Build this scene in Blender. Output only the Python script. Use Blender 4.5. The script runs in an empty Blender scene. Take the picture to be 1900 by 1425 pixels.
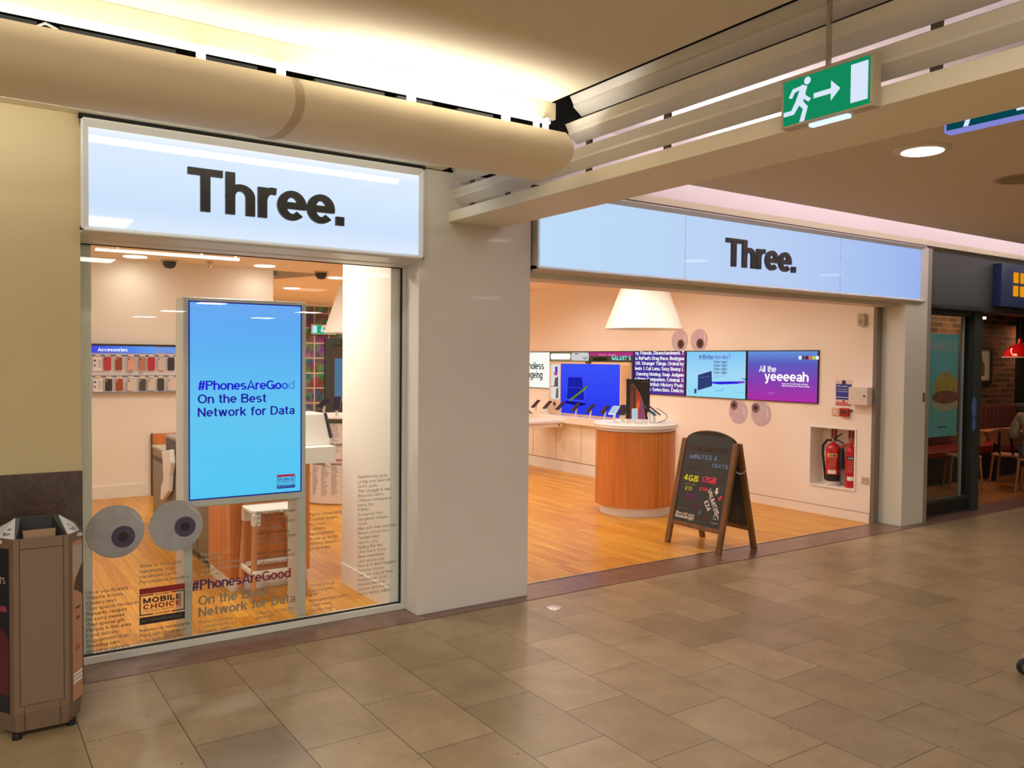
import bpy, math, random
from mathutils import Vector, Matrix
random.seed(7)
C = bpy.context.scene.collection
SC = bpy.context.scene
PI = math.pi

# ------------------------------------------------------------------ camera, world, exposure
cam_d = bpy.data.cameras.new('camera'); cam = bpy.data.objects.new('camera', cam_d); C.objects.link(cam)
cam_d.sensor_width = 36; cam_d.lens = 36 * 1536.26 / 1900; cam_d.clip_start = .02; cam_d.clip_end = 80
_y, _p, _r = .592290, -.0290459, .00933429
_F = Vector((math.sin(_y) * math.cos(_p), math.cos(_y) * math.cos(_p), math.sin(_p)))
_R = Vector((math.cos(_y), -math.sin(_y), 0)); _U = _R.cross(_F)
_R2 = _R * math.cos(_r) + _U * math.sin(_r); _U2 = _U * math.cos(_r) - _R * math.sin(_r)
cam.matrix_world = Matrix(((_R2.x, _U2.x, -_F.x, 0), (_R2.y, _U2.y, -_F.y, 0), (_R2.z, _U2.z, -_F.z, 1.72), (0, 0, 0, 1)))
SC.camera = cam
w = bpy.data.worlds.new('world'); SC.world = w; w.use_nodes = True
w.node_tree.nodes['Background'].inputs[0].default_value = (1, .86, .68, 1)
w.node_tree.nodes['Background'].inputs[1].default_value = .10
SC.view_settings.view_transform = 'Standard'; SC.view_settings.look = 'None'
SC.view_settings.exposure = 0; SC.view_settings.gamma = 1; SC.view_settings.use_curve_mapping = False

def area(name, loc, sx, sy, power, col, rot=(0, 0, 0), shape='RECTANGLE', spread=PI):
    l = bpy.data.lights.new(name, 'AREA'); l.shape = shape; l.size = sx; l.size_y = sy; l.energy = power; l.color = col; l.spread = spread
    o = bpy.data.objects.new(name, l); C.objects.link(o); o.location = loc; o.rotation_euler = rot
    return o
WARM = (1, .80, .56); SHOPW = (1, .91, .81); PINK = (1, .92, 1.0)
# shop interior downlights (position list shared with the fittings further down)
SHOP_DL = [(1.77, 10.6), (3.30, 10.6), (4.64, 11.5), (4.72, 13.7), (1.5, 8.6), (3.2, 8.4), (4.9, 8.6), (6.5, 8.6), (1.7, 6.0), (4.6, 6.4), (6.6, 5.9), (6.9, 7.5), (6.9, 9.8), (5.6, 11.0), (6.8, 13.7), (5.2, 16), (7.0, 16.2), (5.65, 6.75), (2.6, 9.2)]
for i, (x, y) in enumerate(SHOP_DL):
    area('downlight_lamp', (x, y, 2.86), .22, .22, {0: 1.6, 1: 1.6, 8: 34, 3: 30, 14: 30, 15: 30, 16: 30}.get(i, 12.5), SHOPW, shape='DISK', spread=2.8)
# mall concourse lamps: round downlights and square ceiling panels behind and right of the photographer
MALL_DL = [(4.625, 2.67), (7.45, 2.67), (10.1, 2.67), (12.8, 2.67)]
for i, (x, y) in enumerate(MALL_DL):
    area('concourse_lamp', (x, y, 2.92), .2, .2, 7 if i == 0 else 2.5, (1, .95, .86), shape='DISK', spread=PI * .9)
MALL_PANELS = [(-3.2, .5), (-1.0, .5), (1.2, .5), (-3.2, -2.8), (-.6, -2.8), (1.6, -2.8), (5.2, -.8), (8.2, -.8), (11.2, -.8), (5.2, -4), (8.6, -4), (12.4, -4)]
FAR_PANELS = [(1.5, -9), (1.5, -13), (1.5, -17), (4.8, -9), (4.8, -13), (4.8, -17), (7.8, -11), (7.8, -15)]
for x, y in MALL_PANELS:
    area('concourse_panel', (x, y, 2.925 if x > 3 else 3.075), .58, .58, (90 if x < -3 else 30 if x > 1 else 48) if x < 3 else 4, (1, .98, .93))
for x, y in FAR_PANELS:
    area('concourse_panel', (x, y, 2.925 if x > 3 else 3.075), .58, .58, 190 if x < 3 else 60, (1, .98, .93))
# fluorescent cove above the right-hand fascia, lying on the back of the lower ceiling, shining up
for x0, x1 in ((4.2, 8.4), (8.6, 14)):
    area('cove_tube', ((x0 + x1) / 2, 4.0, 3.02), x1 - x0, .06, 46 * (x1 - x0) / 4, PINK, rot=(PI, 0, 0))
area('cove_tube', (4.0, 1.8, 3.02), .06, 5, 8, PINK, rot=(PI, 0, 0))
# lamp strip lying in the rounded trough over the left sign, shining up at the ceiling
area('trough_strip', (-.5, 3.525, 2.89), 6.2, .03, 15, (1, .95, .86), rot=(PI, 0, 0))
area('trough_strip', (2.0, 3.525, 2.89), 1.2, .03, 6, (1, .95, .86), rot=(PI, 0, 0))
# lamp strip behind the trough, washing the wall and the sign head below it
area('wall_washer', (-1.3, 4.47, 2.965), 3.6, .05, 13, (1, .97, .88), rot=(.75, 0, 0))
area('wall_washer', (1.6, 4.47, 2.965), 2.0, .05, 4, (1, .95, .80), rot=(.75, 0, 0))
# neighbouring restaurant
area('restaurant_lamp', (12.6, 6.3, 2.4), .5, .5, 11, (1, .62, .34), shape='DISK')
area('restaurant_lamp', (15.3, 6.6, 2.4), .4, .4, 9, (1, .6, .32), shape='DISK')

area('brick_fill', (13.0, 6.75, 2.56), 1.2, .1, 9, (1, .68, .40), rot=(.1, 0, 0))  # unseen fill, added so the brick mimics a bright reflection in the glass

# ------------------------------------------------------------------ materials
def s2l(c):
    return tuple((x / 12.92 if x <= .04045 else ((x + .055) / 1.055) ** 2.4) for x in [v / 255 for v in c])
MATS = {}
def pb(name, rgb, rough=.5, metal=0, noise=0, nscale=8, bump=0, spec=.5, coat=0, alpha=None):
    """plain surface; rgb is an sRGB triple, noise a faint procedural mottling"""
    if name in MATS: return MATS[name]
    m = bpy.data.materials.new(name); m.use_nodes = True; nt = m.node_tree; b = nt.nodes['Principled BSDF']
    c = s2l(rgb); b.inputs['Base Color'].default_value = (*c, 1); b.inputs['Roughness'].default_value = rough
    b.inputs['Metallic'].default_value = metal; b.inputs['Specular IOR Level'].default_value = spec; b.inputs['Coat Weight'].default_value = coat
    if noise or bump:
        tc = nt.nodes.new('ShaderNodeTexCoord'); n = nt.nodes.new('ShaderNodeTexNoise'); n.inputs['Scale'].default_value = nscale; n.inputs['Detail'].default_value = 4
        nt.links.new(tc.outputs['Object'], n.inputs['Vector'])
        if noise:
            r = nt.nodes.new('ShaderNodeValToRGB'); r.color_ramp.elements[0].position = .3; r.color_ramp.elements[1].position = .7
            r.color_ramp.elements[0].color = (*[v * (1 - noise) for v in c], 1); r.color_ramp.elements[1].color = (*[min(1, v * (1 + noise)) for v in c], 1)
            nt.links.new(n.outputs['Fac'], r.inputs['Fac']); nt.links.new(r.outputs['Color'], b.inputs['Base Color'])
        if bump:
            bp = nt.nodes.new('ShaderNodeBump'); bp.inputs['Strength'].default_value = bump; bp.inputs['Distance'].default_value = .01
            nt.links.new(n.outputs['Fac'], bp.inputs['Height']); nt.links.new(bp.outputs['Normal'], b.inputs['Normal'])
    MATS[name] = m
    return m
def em(name, rgb, k=1.0):
    """self-lit surface (screens, lamps, light boxes)"""
    if name in MATS: return MATS[name]
    m = bpy.data.materials.new(name); m.use_nodes = True; nt = m.node_tree; nt.nodes.remove(nt.nodes['Principled BSDF'])
    e = nt.nodes.new('ShaderNodeEmission'); e.inputs[0].default_value = (*s2l(rgb), 1); e.inputs[1].default_value = k
    nt.links.new(e.outputs[0], nt.nodes['Material Output'].inputs[0]); MATS[name] = m
    return m
def emgrad(name, stops, axis, lo, hi, k=1.0, gloss=.0):
    """screen picture: colour stops along one object axis"""
    m = bpy.data.materials.new(name); m.use_nodes = True; nt = m.node_tree; nt.nodes.remove(nt.nodes['Principled BSDF'])
    tc = nt.nodes.new('ShaderNodeTexCoord'); sp = nt.nodes.new('ShaderNodeSeparateXYZ'); mr = nt.nodes.new('ShaderNodeMapRange'); r = nt.nodes.new('ShaderNodeValToRGB')
    nt.links.new(tc.outputs['Object'], sp.inputs[0]); nt.links.new(sp.outputs['XYZ'.index(axis)], mr.inputs[0]); mr.inputs[1].default_value = lo; mr.inputs[2].default_value = hi
    nt.links.new(mr.outputs[0], r.inputs[0])
    els = r.color_ramp.elements
    while len(els) < len(stops): els.new(.5)
    for e_, (p, c) in zip(els, stops): e_.position = p; e_.color = (*s2l(c), 1)
    e = nt.nodes.new('ShaderNodeEmission'); e.inputs[1].default_value = k; nt.links.new(r.outputs[0], e.inputs[0])
    out = e
    if gloss:
        g = nt.nodes.new('ShaderNodeBsdfGlossy'); g.inputs[0].default_value = (gloss, gloss, gloss, 1); g.inputs['Roughness'].default_value = .03
        out = nt.nodes.new('ShaderNodeAddShader'); nt.links.new(e.outputs[0], out.inputs[0]); nt.links.new(g.outputs[0], out.inputs[1])
    nt.links.new(out.outputs[0], nt.nodes['Material Output'].inputs[0]); MATS[name] = m
    return m
def glass(name, tint=(1, 1, 1), refl=1.0, rough=0.0, base=.0):
    m = bpy.data.materials.new(name); m.use_nodes = True; nt = m.node_tree; nt.nodes.remove(nt.nodes['Principled BSDF'])
    t = nt.nodes.new('ShaderNodeBsdfTransparent'); t.inputs[0].default_value = (*tint, 1)
    g = nt.nodes.new('ShaderNodeBsdfGlossy'); g.inputs['Roughness'].default_value = rough
    f = nt.nodes.new('ShaderNodeFresnel'); f.inputs[0].default_value = 1.45
    mu = nt.nodes.new('ShaderNodeMath'); mu.operation = 'MULTIPLY_ADD'; mu.inputs[1].default_value = refl; mu.inputs[2].default_value = base
    mx = nt.nodes.new('ShaderNodeMixShader'); ge = nt.nodes.new('ShaderNodeNewGeometry'); inv = nt.nodes.new('ShaderNodeMath'); inv.operation = 'SUBTRACT'; inv.inputs[0].default_value = 1
    ml = nt.nodes.new('ShaderNodeMath'); ml.operation = 'MULTIPLY'; nt.links.new(ge.outputs['Backfacing'], inv.inputs[1]); nt.links.new(inv.outputs[0], ml.inputs[1])
    nt.links.new(f.outputs[0], mu.inputs[0]); nt.links.new(mu.outputs[0], ml.inputs[0]); nt.links.new(ml.outputs[0], mx.inputs[0]); nt.links.new(t.outputs[0], mx.inputs[1]); nt.links.new(g.outputs[0], mx.inputs[2])
    nt.links.new(mx.outputs[0], nt.nodes['Material Output'].inputs[0]); MATS[name] = m
    return m
def N(nt, t): return nt.nodes.new(t)
def tile_floor():
    m = bpy.data.materials.new('limestone_tiles'); m.use_nodes = True; nt = m.node_tree; b = nt.nodes['Principled BSDF']; L = nt.links
    tc = N(nt, 'ShaderNodeTexCoord'); sp = N(nt, 'ShaderNodeSeparateXYZ'); cb = N(nt, 'ShaderNodeCombineXYZ'); L.new(tc.outputs['Object'], sp.inputs[0])
    for src, dst, off in ((1, 0, -4.37), (0, 1, -.462)):
        a = N(nt, 'ShaderNodeMath'); a.operation = 'ADD'; a.inputs[1].default_value = off + 60 * (.6 if dst == 0 else .4); L.new(sp.outputs[src], a.inputs[0]); L.new(a.outputs[0], cb.inputs[dst])
    br = N(nt, 'ShaderNodeTexBrick'); br.offset = .5; br.inputs['Scale'].default_value = 1; br.inputs['Mortar Size'].default_value = .0022; br.inputs['Mortar Smooth'].default_value = .1
    br.inputs['Brick Width'].default_value = .6; br.inputs['Row Height'].default_value = .4; br.inputs['Bias'].default_value = -.15
    br.inputs['Color1'].default_value = (*s2l((166, 145, 112)), 1); br.inputs['Color2'].default_value = (*s2l((144, 124, 94)), 1); br.inputs['Mortar'].default_value = (*s2l((54, 40, 28)), 1)
    L.new(cb.outputs[0], br.inputs['Vector'])
    n = N(nt, 'ShaderNodeTexNoise'); n.inputs['Scale'].default_value = 3.2; n.inputs['Detail'].default_value = 8; n.inputs['Roughness'].default_value = .65; L.new(tc.outputs['Object'], n.inputs['Vector'])
    r = N(nt, 'ShaderNodeValToRGB'); r.color_ramp.elements[0].position = .33; r.color_ramp.elements[1].position = .62; r.color_ramp.elements[0].color = (.80, .76, .70, 1); r.color_ramp.elements[1].color = (1.06, 1.04, 1.0, 1)
    L.new(n.outputs['Fac'], r.inputs[0])
    mx = N(nt, 'ShaderNodeMix'); mx.data_type = 'RGBA'; mx.blend_type = 'MULTIPLY'; mx.inputs[0].default_value = 1; L.new(br.outputs['Color'], mx.inputs[6]); L.new(r.outputs[0], mx.inputs[7])
    n2 = N(nt, 'ShaderNodeTexNoise'); n2.inputs['Scale'].default_value = 26; n2.inputs['Detail'].default_value = 5; L.new(tc.outputs['Object'], n2.inputs['Vector'])
    r2 = N(nt, 'ShaderNodeValToRGB'); r2.color_ramp.elements[0].position = .27; r2.color_ramp.elements[1].position = .33; r2.color_ramp.elements[0].color = (.40, .34, .28, 1); r2.color_ramp.elements[1].color = (1, 1, 1, 1); L.new(n2.outputs['Fac'], r2.inputs[0])
    mx2 = N(nt, 'ShaderNodeMix'); mx2.data_type = 'RGBA'; mx2.blend_type = 'MULTIPLY'; mx2.inputs[0].default_value = 1; L.new(mx.outputs[2], mx2.inputs[6]); L.new(r2.outputs[0], mx2.inputs[7])
    L.new(mx2.outputs[2], b.inputs['Base Color']); b.inputs['Roughness'].default_value = .34; b.inputs['Specular IOR Level'].default_value = .45
    bp = N(nt, 'ShaderNodeBump'); bp.inputs['Strength'].default_value = .25; bp.inputs['Distance'].default_value = .002; bp.invert = True; L.new(br.outputs['Fac'], bp.inputs['Height']); L.new(bp.outputs[0], b.inputs['Normal'])
    MATS['tiles'] = m; return m
def plank_floor(name, c1, c2, mort, width=.09, length=1.1, rough=.32, axis=1):
    m = bpy.data.materials.new(name); m.use_nodes = True; nt = m.node_tree; b = nt.nodes['Principled BSDF']; L = nt.links
    tc = N(nt, 'ShaderNodeTexCoord'); sp = N(nt, 'ShaderNodeSeparateXYZ'); cb = N(nt, 'ShaderNodeCombineXYZ'); L.new(tc.outputs['Object'], sp.inputs[0])
    L.new(sp.outputs[axis], cb.inputs[0]); L.new(sp.outputs[1 - axis], cb.inputs[1])
    br = N(nt, 'ShaderNodeTexBrick'); br.offset = .37; br.offset_frequency = 3; br.inputs['Scale'].default_value = 1; br.inputs['Mortar Size'].default_value = .0016; br.inputs['Brick Width'].default_value = length; br.inputs['Row Height'].default_value = width
    br.inputs['Color1'].default_value = (*s2l(c1), 1); br.inputs['Color2'].default_value = (*s2l(c2), 1); br.inputs['Mortar'].default_value = (*s2l(mort), 1); L.new(cb.outputs[0], br.inputs['Vector'])
    mp = N(nt, 'ShaderNodeMapping'); mp.inputs['Scale'].default_value = (1.6, 26, 1); L.new(cb.outputs[0], mp.inputs[0])
    n = N(nt, 'ShaderNodeTexNoise'); n.inputs['Scale'].default_value = 1.5; n.inputs['Detail'].default_value = 6; L.new(mp.outputs[0], n.inputs['Vector'])
    r = N(nt, 'ShaderNodeValToRGB'); r.color_ramp.elements[0].position = .3; r.color_ramp.elements[1].position = .68; r.color_ramp.elements[0].color = (.74, .66, .56, 1); r.color_ramp.elements[1].color = (1.06, 1.05, 1.02, 1); L.new(n.outputs['Fac'], r.inputs[0])
    mx = N(nt, 'ShaderNodeMix'); mx.data_type = 'RGBA'; mx.blend_type = 'MULTIPLY'; mx.inputs[0].default_value = 1; L.new(br.outputs['Color'], mx.inputs[6]); L.new(r.outputs[0], mx.inputs[7])
    L.new(mx.outputs[2], b.inputs['Base Color']); b.inputs['Roughness'].default_value = rough; b.inputs['Specular IOR Level'].default_value = .28
    MATS[name] = m; return m
def brick_mat(name='brick'):
    m = bpy.data.materials.new(name); m.use_nodes = True; nt = m.node_tree; b = nt.nodes['Principled BSDF']; L = nt.links
    tc = N(nt, 'ShaderNodeTexCoord'); sp = N(nt, 'ShaderNodeSeparateXYZ'); cb = N(nt, 'ShaderNodeCombineXYZ'); L.new(tc.outputs['Object'], sp.inputs[0]); L.new(sp.outputs[0], cb.inputs[0]); L.new(sp.outputs[2], cb.inputs[1])
    br = N(nt, 'ShaderNodeTexBrick'); br.inputs['Scale'].default_value = 1; br.inputs['Mortar Size'].default_value = .011; br.inputs['Brick Width'].default_value = .27; br.inputs['Row Height'].default_value = .088
    br.inputs['Color1'].default_value = (*s2l((150, 92, 60)), 1); br.inputs['Color2'].default_value = (*s2l((78, 44, 30)), 1); br.inputs['Mortar'].default_value = (*s2l((140, 110, 84)), 1); L.new(cb.outputs[0], br.inputs['Vector'])
    n = N(nt, 'ShaderNodeTexNoise'); n.inputs['Scale'].default_value = 7; n.inputs['Detail'].default_value = 5; L.new(tc.outputs['Object'], n.inputs['Vector'])
    mx = N(nt, 'ShaderNodeMix'); mx.data_type = 'RGBA'; mx.blend_type = 'MULTIPLY'; mx.inputs[0].default_value = .8; L.new(br.outputs['Color'], mx.inputs[6]); L.new(n.outputs['Color'], mx.inputs[7]); L.new(mx.outputs[2], b.inputs['Base Color'])
    b.inputs['Roughness'].default_value = .85; bp = N(nt, 'ShaderNodeBump'); bp.invert = True; bp.inputs['Strength'].default_value = .6; L.new(br.outputs['Fac'], bp.inputs['Height']); L.new(bp.outputs[0], b.inputs['Normal'])
    MATS[name] = m; return m
def wood_mat(name, c1, c2, rough=.4, sc=(14, 14, .8)):
    m = bpy.data.materials.new(name); m.use_nodes = True; nt = m.node_tree; b = nt.nodes['Principled BSDF']; L = nt.links
    tc = N(nt, 'ShaderNodeTexCoord'); mp = N(nt, 'ShaderNodeMapping'); mp.inputs['Scale'].default_value = sc; L.new(tc.outputs['Object'], mp.inputs[0])
    n = N(nt, 'ShaderNodeTexNoise'); n.inputs['Scale'].default_value = 1; n.inputs['Detail'].default_value = 6; n.inputs['Distortion'].default_value = .4; L.new(mp.outputs[0], n.inputs['Vector'])
    r = N(nt, 'ShaderNodeValToRGB'); r.color_ramp.elements[0].position = .3; r.color_ramp.elements[1].position = .7; r.color_ramp.elements[0].color = (*s2l(c1), 1); r.color_ramp.elements[1].color = (*s2l(c2), 1); L.new(n.outputs['Fac'], r.inputs[0])
    L.new(r.outputs[0], b.inputs['Base Color']); b.inputs['Roughness'].default_value = rough
    MATS[name] = m; return m
def granite(name, base, fleck, rough=.3):
    m = bpy.data.materials.new(name); m.use_nodes = True; nt = m.node_tree; b = nt.nodes['Principled BSDF']; L = nt.links
    tc = N(nt, 'ShaderNodeTexCoord'); n = N(nt, 'ShaderNodeTexNoise'); n.inputs['Scale'].default_value = 70; n.inputs['Detail'].default_value = 5; L.new(tc.outputs['Object'], n.inputs['Vector'])
    n2 = N(nt, 'ShaderNodeTexNoise'); n2.inputs['Scale'].default_value = 9; n2.inputs['Detail'].default_value = 4; L.new(tc.outputs['Object'], n2.inputs['Vector'])
    ad = N(nt, 'ShaderNodeMath'); ad.operation = 'MULTIPLY_ADD'; ad.inputs[1].default_value = .6; L.new(n.outputs['Fac'], ad.inputs[0])
    m3 = N(nt, 'ShaderNodeMath'); m3.operation = 'MULTIPLY'; m3.inputs[1].default_value = .4; L.new(n2.outputs['Fac'], m3.inputs[0]); L.new(m3.outputs[0], ad.inputs[2])
    r = N(nt, 'ShaderNodeValToRGB'); r.color_ramp.elements[0].position = .36; r.color_ramp.elements[1].position = .64; r.color_ramp.elements[0].color = (*s2l(base), 1); r.color_ramp.elements[1].color = (*s2l(fleck), 1); L.new(ad.outputs[0], r.inputs[0])
    L.new(r.outputs[0], b.inputs['Base Color']); b.inputs['Roughness'].default_value = rough
    MATS[name] = m; return m
def mural_mat():
    m = bpy.data.materials.new('photo_mural'); m.use_nodes = True; nt = m.node_tree; b = nt.nodes['Principled BSDF']; L = nt.links
    tc = N(nt, 'ShaderNodeTexCoord'); sp = N(nt, 'ShaderNodeSeparateXYZ'); L.new(tc.outputs['Object'], sp.inputs[0]); fl = []; fr = []
    for i in (0, 2):
        d = N(nt, 'ShaderNodeMath'); d.operation = 'DIVIDE'; d.inputs[1].default_value = .33; L.new(sp.outputs[i], d.inputs[0])
        f = N(nt, 'ShaderNodeMath'); f.operation = 'FLOOR'; L.new(d.outputs[0], f.inputs[0]); fl.append(f)
        q = N(nt, 'ShaderNodeMath'); q.operation = 'FRACT'; L.new(d.outputs[0], q.inputs[0])
        q2 = N(nt, 'ShaderNodeMath'); q2.operation = 'COMPARE'; q2.inputs[1].default_value = .5; q2.inputs[2].default_value = .46; L.new(q.outputs[0], q2.inputs[0]); fr.append(q2)
    cb = N(nt, 'ShaderNodeCombineXYZ'); L.new(fl[0].outputs[0], cb.inputs[0]); L.new(fl[1].outputs[0], cb.inputs[1])
    wn = N(nt, 'ShaderNodeTexWhiteNoise'); wn.noise_dimensions = '3D'; L.new(cb.outputs[0], wn.inputs['Vector'])
    va = N(nt, 'ShaderNodeVectorMath'); va.operation = 'MULTIPLY_ADD'; va.inputs[1].default_value = (9, 9, 9); L.new(wn.outputs['Color'], va.inputs[0]); L.new(tc.outputs['Object'], va.inputs[2])
    n = N(nt, 'ShaderNodeTexNoise'); n.inputs['Scale'].default_value = 5; n.inputs['Detail'].default_value = 5; n.inputs['Distortion'].default_value = .3; L.new(va.outputs[0], n.inputs['Vector'])
    hs = N(nt, 'ShaderNodeHueSaturation'); hs.inputs['Saturation'].default_value = 1.25; hs.inputs['Value'].default_value = .95; L.new(n.outputs['Color'], hs.inputs['Color'])
    gm = N(nt, 'ShaderNodeGamma'); gm.inputs[1].default_value = 3.2; L.new(hs.outputs[0], gm.inputs[0])
    mu = N(nt, 'ShaderNodeMath'); mu.operation = 'MULTIPLY'; L.new(fr[0].outputs[0], mu.inputs[0]); L.new(fr[1].outputs[0], mu.inputs[1])
    mx = N(nt, 'ShaderNodeMix'); mx.data_type = 'RGBA'; mx.inputs[6].default_value = (*s2l((190, 160, 150)), 1); L.new(mu.outputs[0], mx.inputs[0]); L.new(gm.outputs[0], mx.inputs[7]); L.new(mx.outputs[2], b.inputs['Base Color'])
    b.inputs['Roughness'].default_value = .6
    MATS['mural'] = m; return m

# ------------------------------------------------------------------ mesh building
class Fr:
    """local frame: origin, right, up; normal = right x up"""
    def __init__(s, o, u=(1, 0, 0), v=(0, 0, 1)):
        s.o = Vector(o); s.u = Vector(u).normalized(); s.v = Vector(v).normalized(); s.n = s.u.cross(s.v)
    def P(s, a, b, c=0): return s.o + s.u * a + s.v * b + s.n * c
def FY(y): return Fr((0, y, 0), (1, 0, 0), (0, 0, 1))            # plane facing the concourse: a = x, b = z
def FX(x): return Fr((x, 0, 0), (0, -1, 0), (0, 0, 1))           # plane facing -x: a = -y, b = z
class MB:
    def __init__(s): s.v = []; s.f = []; s.fm = []; s.mats = []
    def mi(s, m):
        if m is None: return 0
        if isinstance(m, str): m = MATS[m]
        if m not in s.mats: s.mats.append(m)
        return s.mats.index(m)
    def add(s, vs, fs, m=None):
        k = len(s.v); s.v += [tuple(v) for v in vs]; i = s.mi(m)
        for f in fs: s.f.append([k + j for j in f]); s.fm.append(i)
        return s
    def hexa(s, p, m=None):
        return s.add(p, [(0, 3, 2, 1), (4, 5, 6, 7), (0, 1, 5, 4), (1, 2, 6, 5), (2, 3, 7, 6), (3, 0, 4, 7)], m)
    def box(s, x0, x1, y0, y1, z0, z1, m=None):
        return s.hexa([(x0, y0, z0), (x1, y0, z0), (x1, y1, z0), (x0, y1, z0), (x0, y0, z1), (x1, y0, z1), (x1, y1, z1), (x0, y1, z1)], m)
    def plate(s, F, a0, a1, b0, b1, d0=0, d1=.002, m=None):
        return s.hexa([F.P(a0, b0, d0), F.P(a1, b0, d0), F.P(a1, b1, d0), F.P(a0, b1, d0), F.P(a0, b0, d1), F.P(a1, b0, d1), F.P(a1, b1, d1), F.P(a0, b1, d1)], m)
    def poly(s, F, pts, d0=0, d1=.002, m=None):
        n = len(pts); A = sum(pts[i][0] * pts[(i + 1) % n][1] - pts[(i + 1) % n][0] * pts[i][1] for i in range(n))
        if A < 0: pts = pts[::-1]
        vs = [F.P(a, b, d0) for a, b in pts] + [F.P(a, b, d1) for a, b in pts]
        return s.add(vs, [list(range(n))[::-1], list(range(n, 2 * n))] + [(i, (i + 1) % n, n + (i + 1) % n, n + i) for i in range(n)], m)
    def ell(s, F, ca, cb, ra, rb=None, d0=0, d1=.002, m=None, n=36, rot=0):
        rb = ra if rb is None else rb; c, q = math.cos(rot), math.sin(rot)
        return s.poly(F, [(ca + ra * math.cos(t) * c - rb * math.sin(t) * q, cb + ra * math.cos(t) * q + rb * math.sin(t) * c) for t in [2 * PI * i / n for i in range(n)]], d0, d1, m)
    def rpoly(s, F, a0, a1, b0, b1, r, d0=0, d1=.002, m=None, n=5):
        pts = []
        for cx, cy, t0 in ((a1 - r, b0 + r, -90), (a1 - r, b1 - r, 0), (a0 + r, b1 - r, 90), (a0 + r, b0 + r, 180)):
            for i in range(n + 1):
                t = math.radians(t0 + 90 * i / n); pts.append((cx + r * math.cos(t), cy + r * math.sin(t)))
        return s.poly(F, pts, d0, d1, m)
    def frame(s, F, a0, a1, b0, b1, w_, d0, d1, m=None):
        s.plate(F, a0, a1, b0, b0 + w_, d0, d1, m); s.plate(F, a0, a1, b1 - w_, b1, d0, d1, m)
        s.plate(F, a0, a0 + w_, b0 + w_, b1 - w_, d0, d1, m); return s.plate(F, a1 - w_, a1, b0 + w_, b1 - w_, d0, d1, m)
    def lathe(s, c, prof, n=40, m=None, ax=(0, 0, 1), ang=(0, 2 * PI)):
        ax = Vector(ax).normalized(); t = Vector((1, 0, 0)) if abs(ax.x) < .9 else Vector((0, 1, 0)); e1 = (t - ax * t.dot(ax)).normalized(); e2 = ax.cross(e1); c = Vector(c)
        full = abs(ang[1] - ang[0] - 2 * PI) < 1e-6; cols = n if full else n + 1; vs = []
        for r, z in prof:
            for i in range(cols):
                a = ang[0] + (ang[1] - ang[0]) * i / n; vs.append(c + ax * z + (e1 * math.cos(a) + e2 * math.sin(a)) * r)
        fs = [(j * cols + i, j * cols + (i + 1) % cols, (j + 1) * cols + (i + 1) % cols, (j + 1) * cols + i) for j in range(len(prof) - 1) for i in range(n)]
        if full:
            shut = min(p_[0] for p_ in prof) > 1e-5
            if shut: fs.append(list(range(cols))[::-1])
            if shut: fs.append(list(range((len(prof) - 1) * cols, len(prof) * cols)))
        return s.add(vs, fs, m)
    def cyl(s, p0, p1, r0, r1=None, n=16, m=None):
        p0 = Vector(p0); p1 = Vector(p1); d = p1 - p0
        return s.lathe(p0, [(r0, 0), (r0 if r1 is None else r1, d.length)], n, m, d)
    def tube(s, pts, r, n=8, m=None):
        pts = [Vector(p) for p in pts]; vs = []; up = Vector((0, 0, 1))
        rs = r if isinstance(r, (list, tuple)) else [r] * len(pts); prev = None
        for i, p in enumerate(pts):
            d = (pts[min(i + 1, len(pts) - 1)] - pts[max(i - 1, 0)]).normalized()
            if prev is None: t = up if abs(d.z) < .9 else Vector((1, 0, 0)); e1 = (t - d * t.dot(d)).normalized()
            else: e1 = (prev - d * prev.dot(d)).normalized()
            prev = e1; e2 = d.cross(e1)
            for k in range(n):
                a = 2 * PI * k / n; vs.append(p + (e1 * math.cos(a) + e2 * math.sin(a)) * rs[i])
        fs = [(j * n + i, j * n + (i + 1) % n, (j + 1) * n + (i + 1) % n, (j + 1) * n + i) for j in range(len(pts) - 1) for i in range(n)]
        fs += [list(range(n))[::-1], list(range((len(pts) - 1) * n, len(pts) * n))]
        return s.add(vs, fs, m)
    def sweep(s, prof, x0, x1, axis='x', m=None, close=True):
        """extrude a closed (a,z) profile along x (a=y) or y (a=x)"""
        n = len(prof); vs = [((t, a, z) if axis == 'x' else (a, t, z)) for t in (x0, x1) for a, z in prof]
        fs = [(i, (i + 1) % n, n + (i + 1) % n, n + i) for i in range(n if close else n - 1)]
        if close: fs += [list(range(n))[::-1], list(range(n, 2 * n))]
        return s.add(vs, fs, m)
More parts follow.
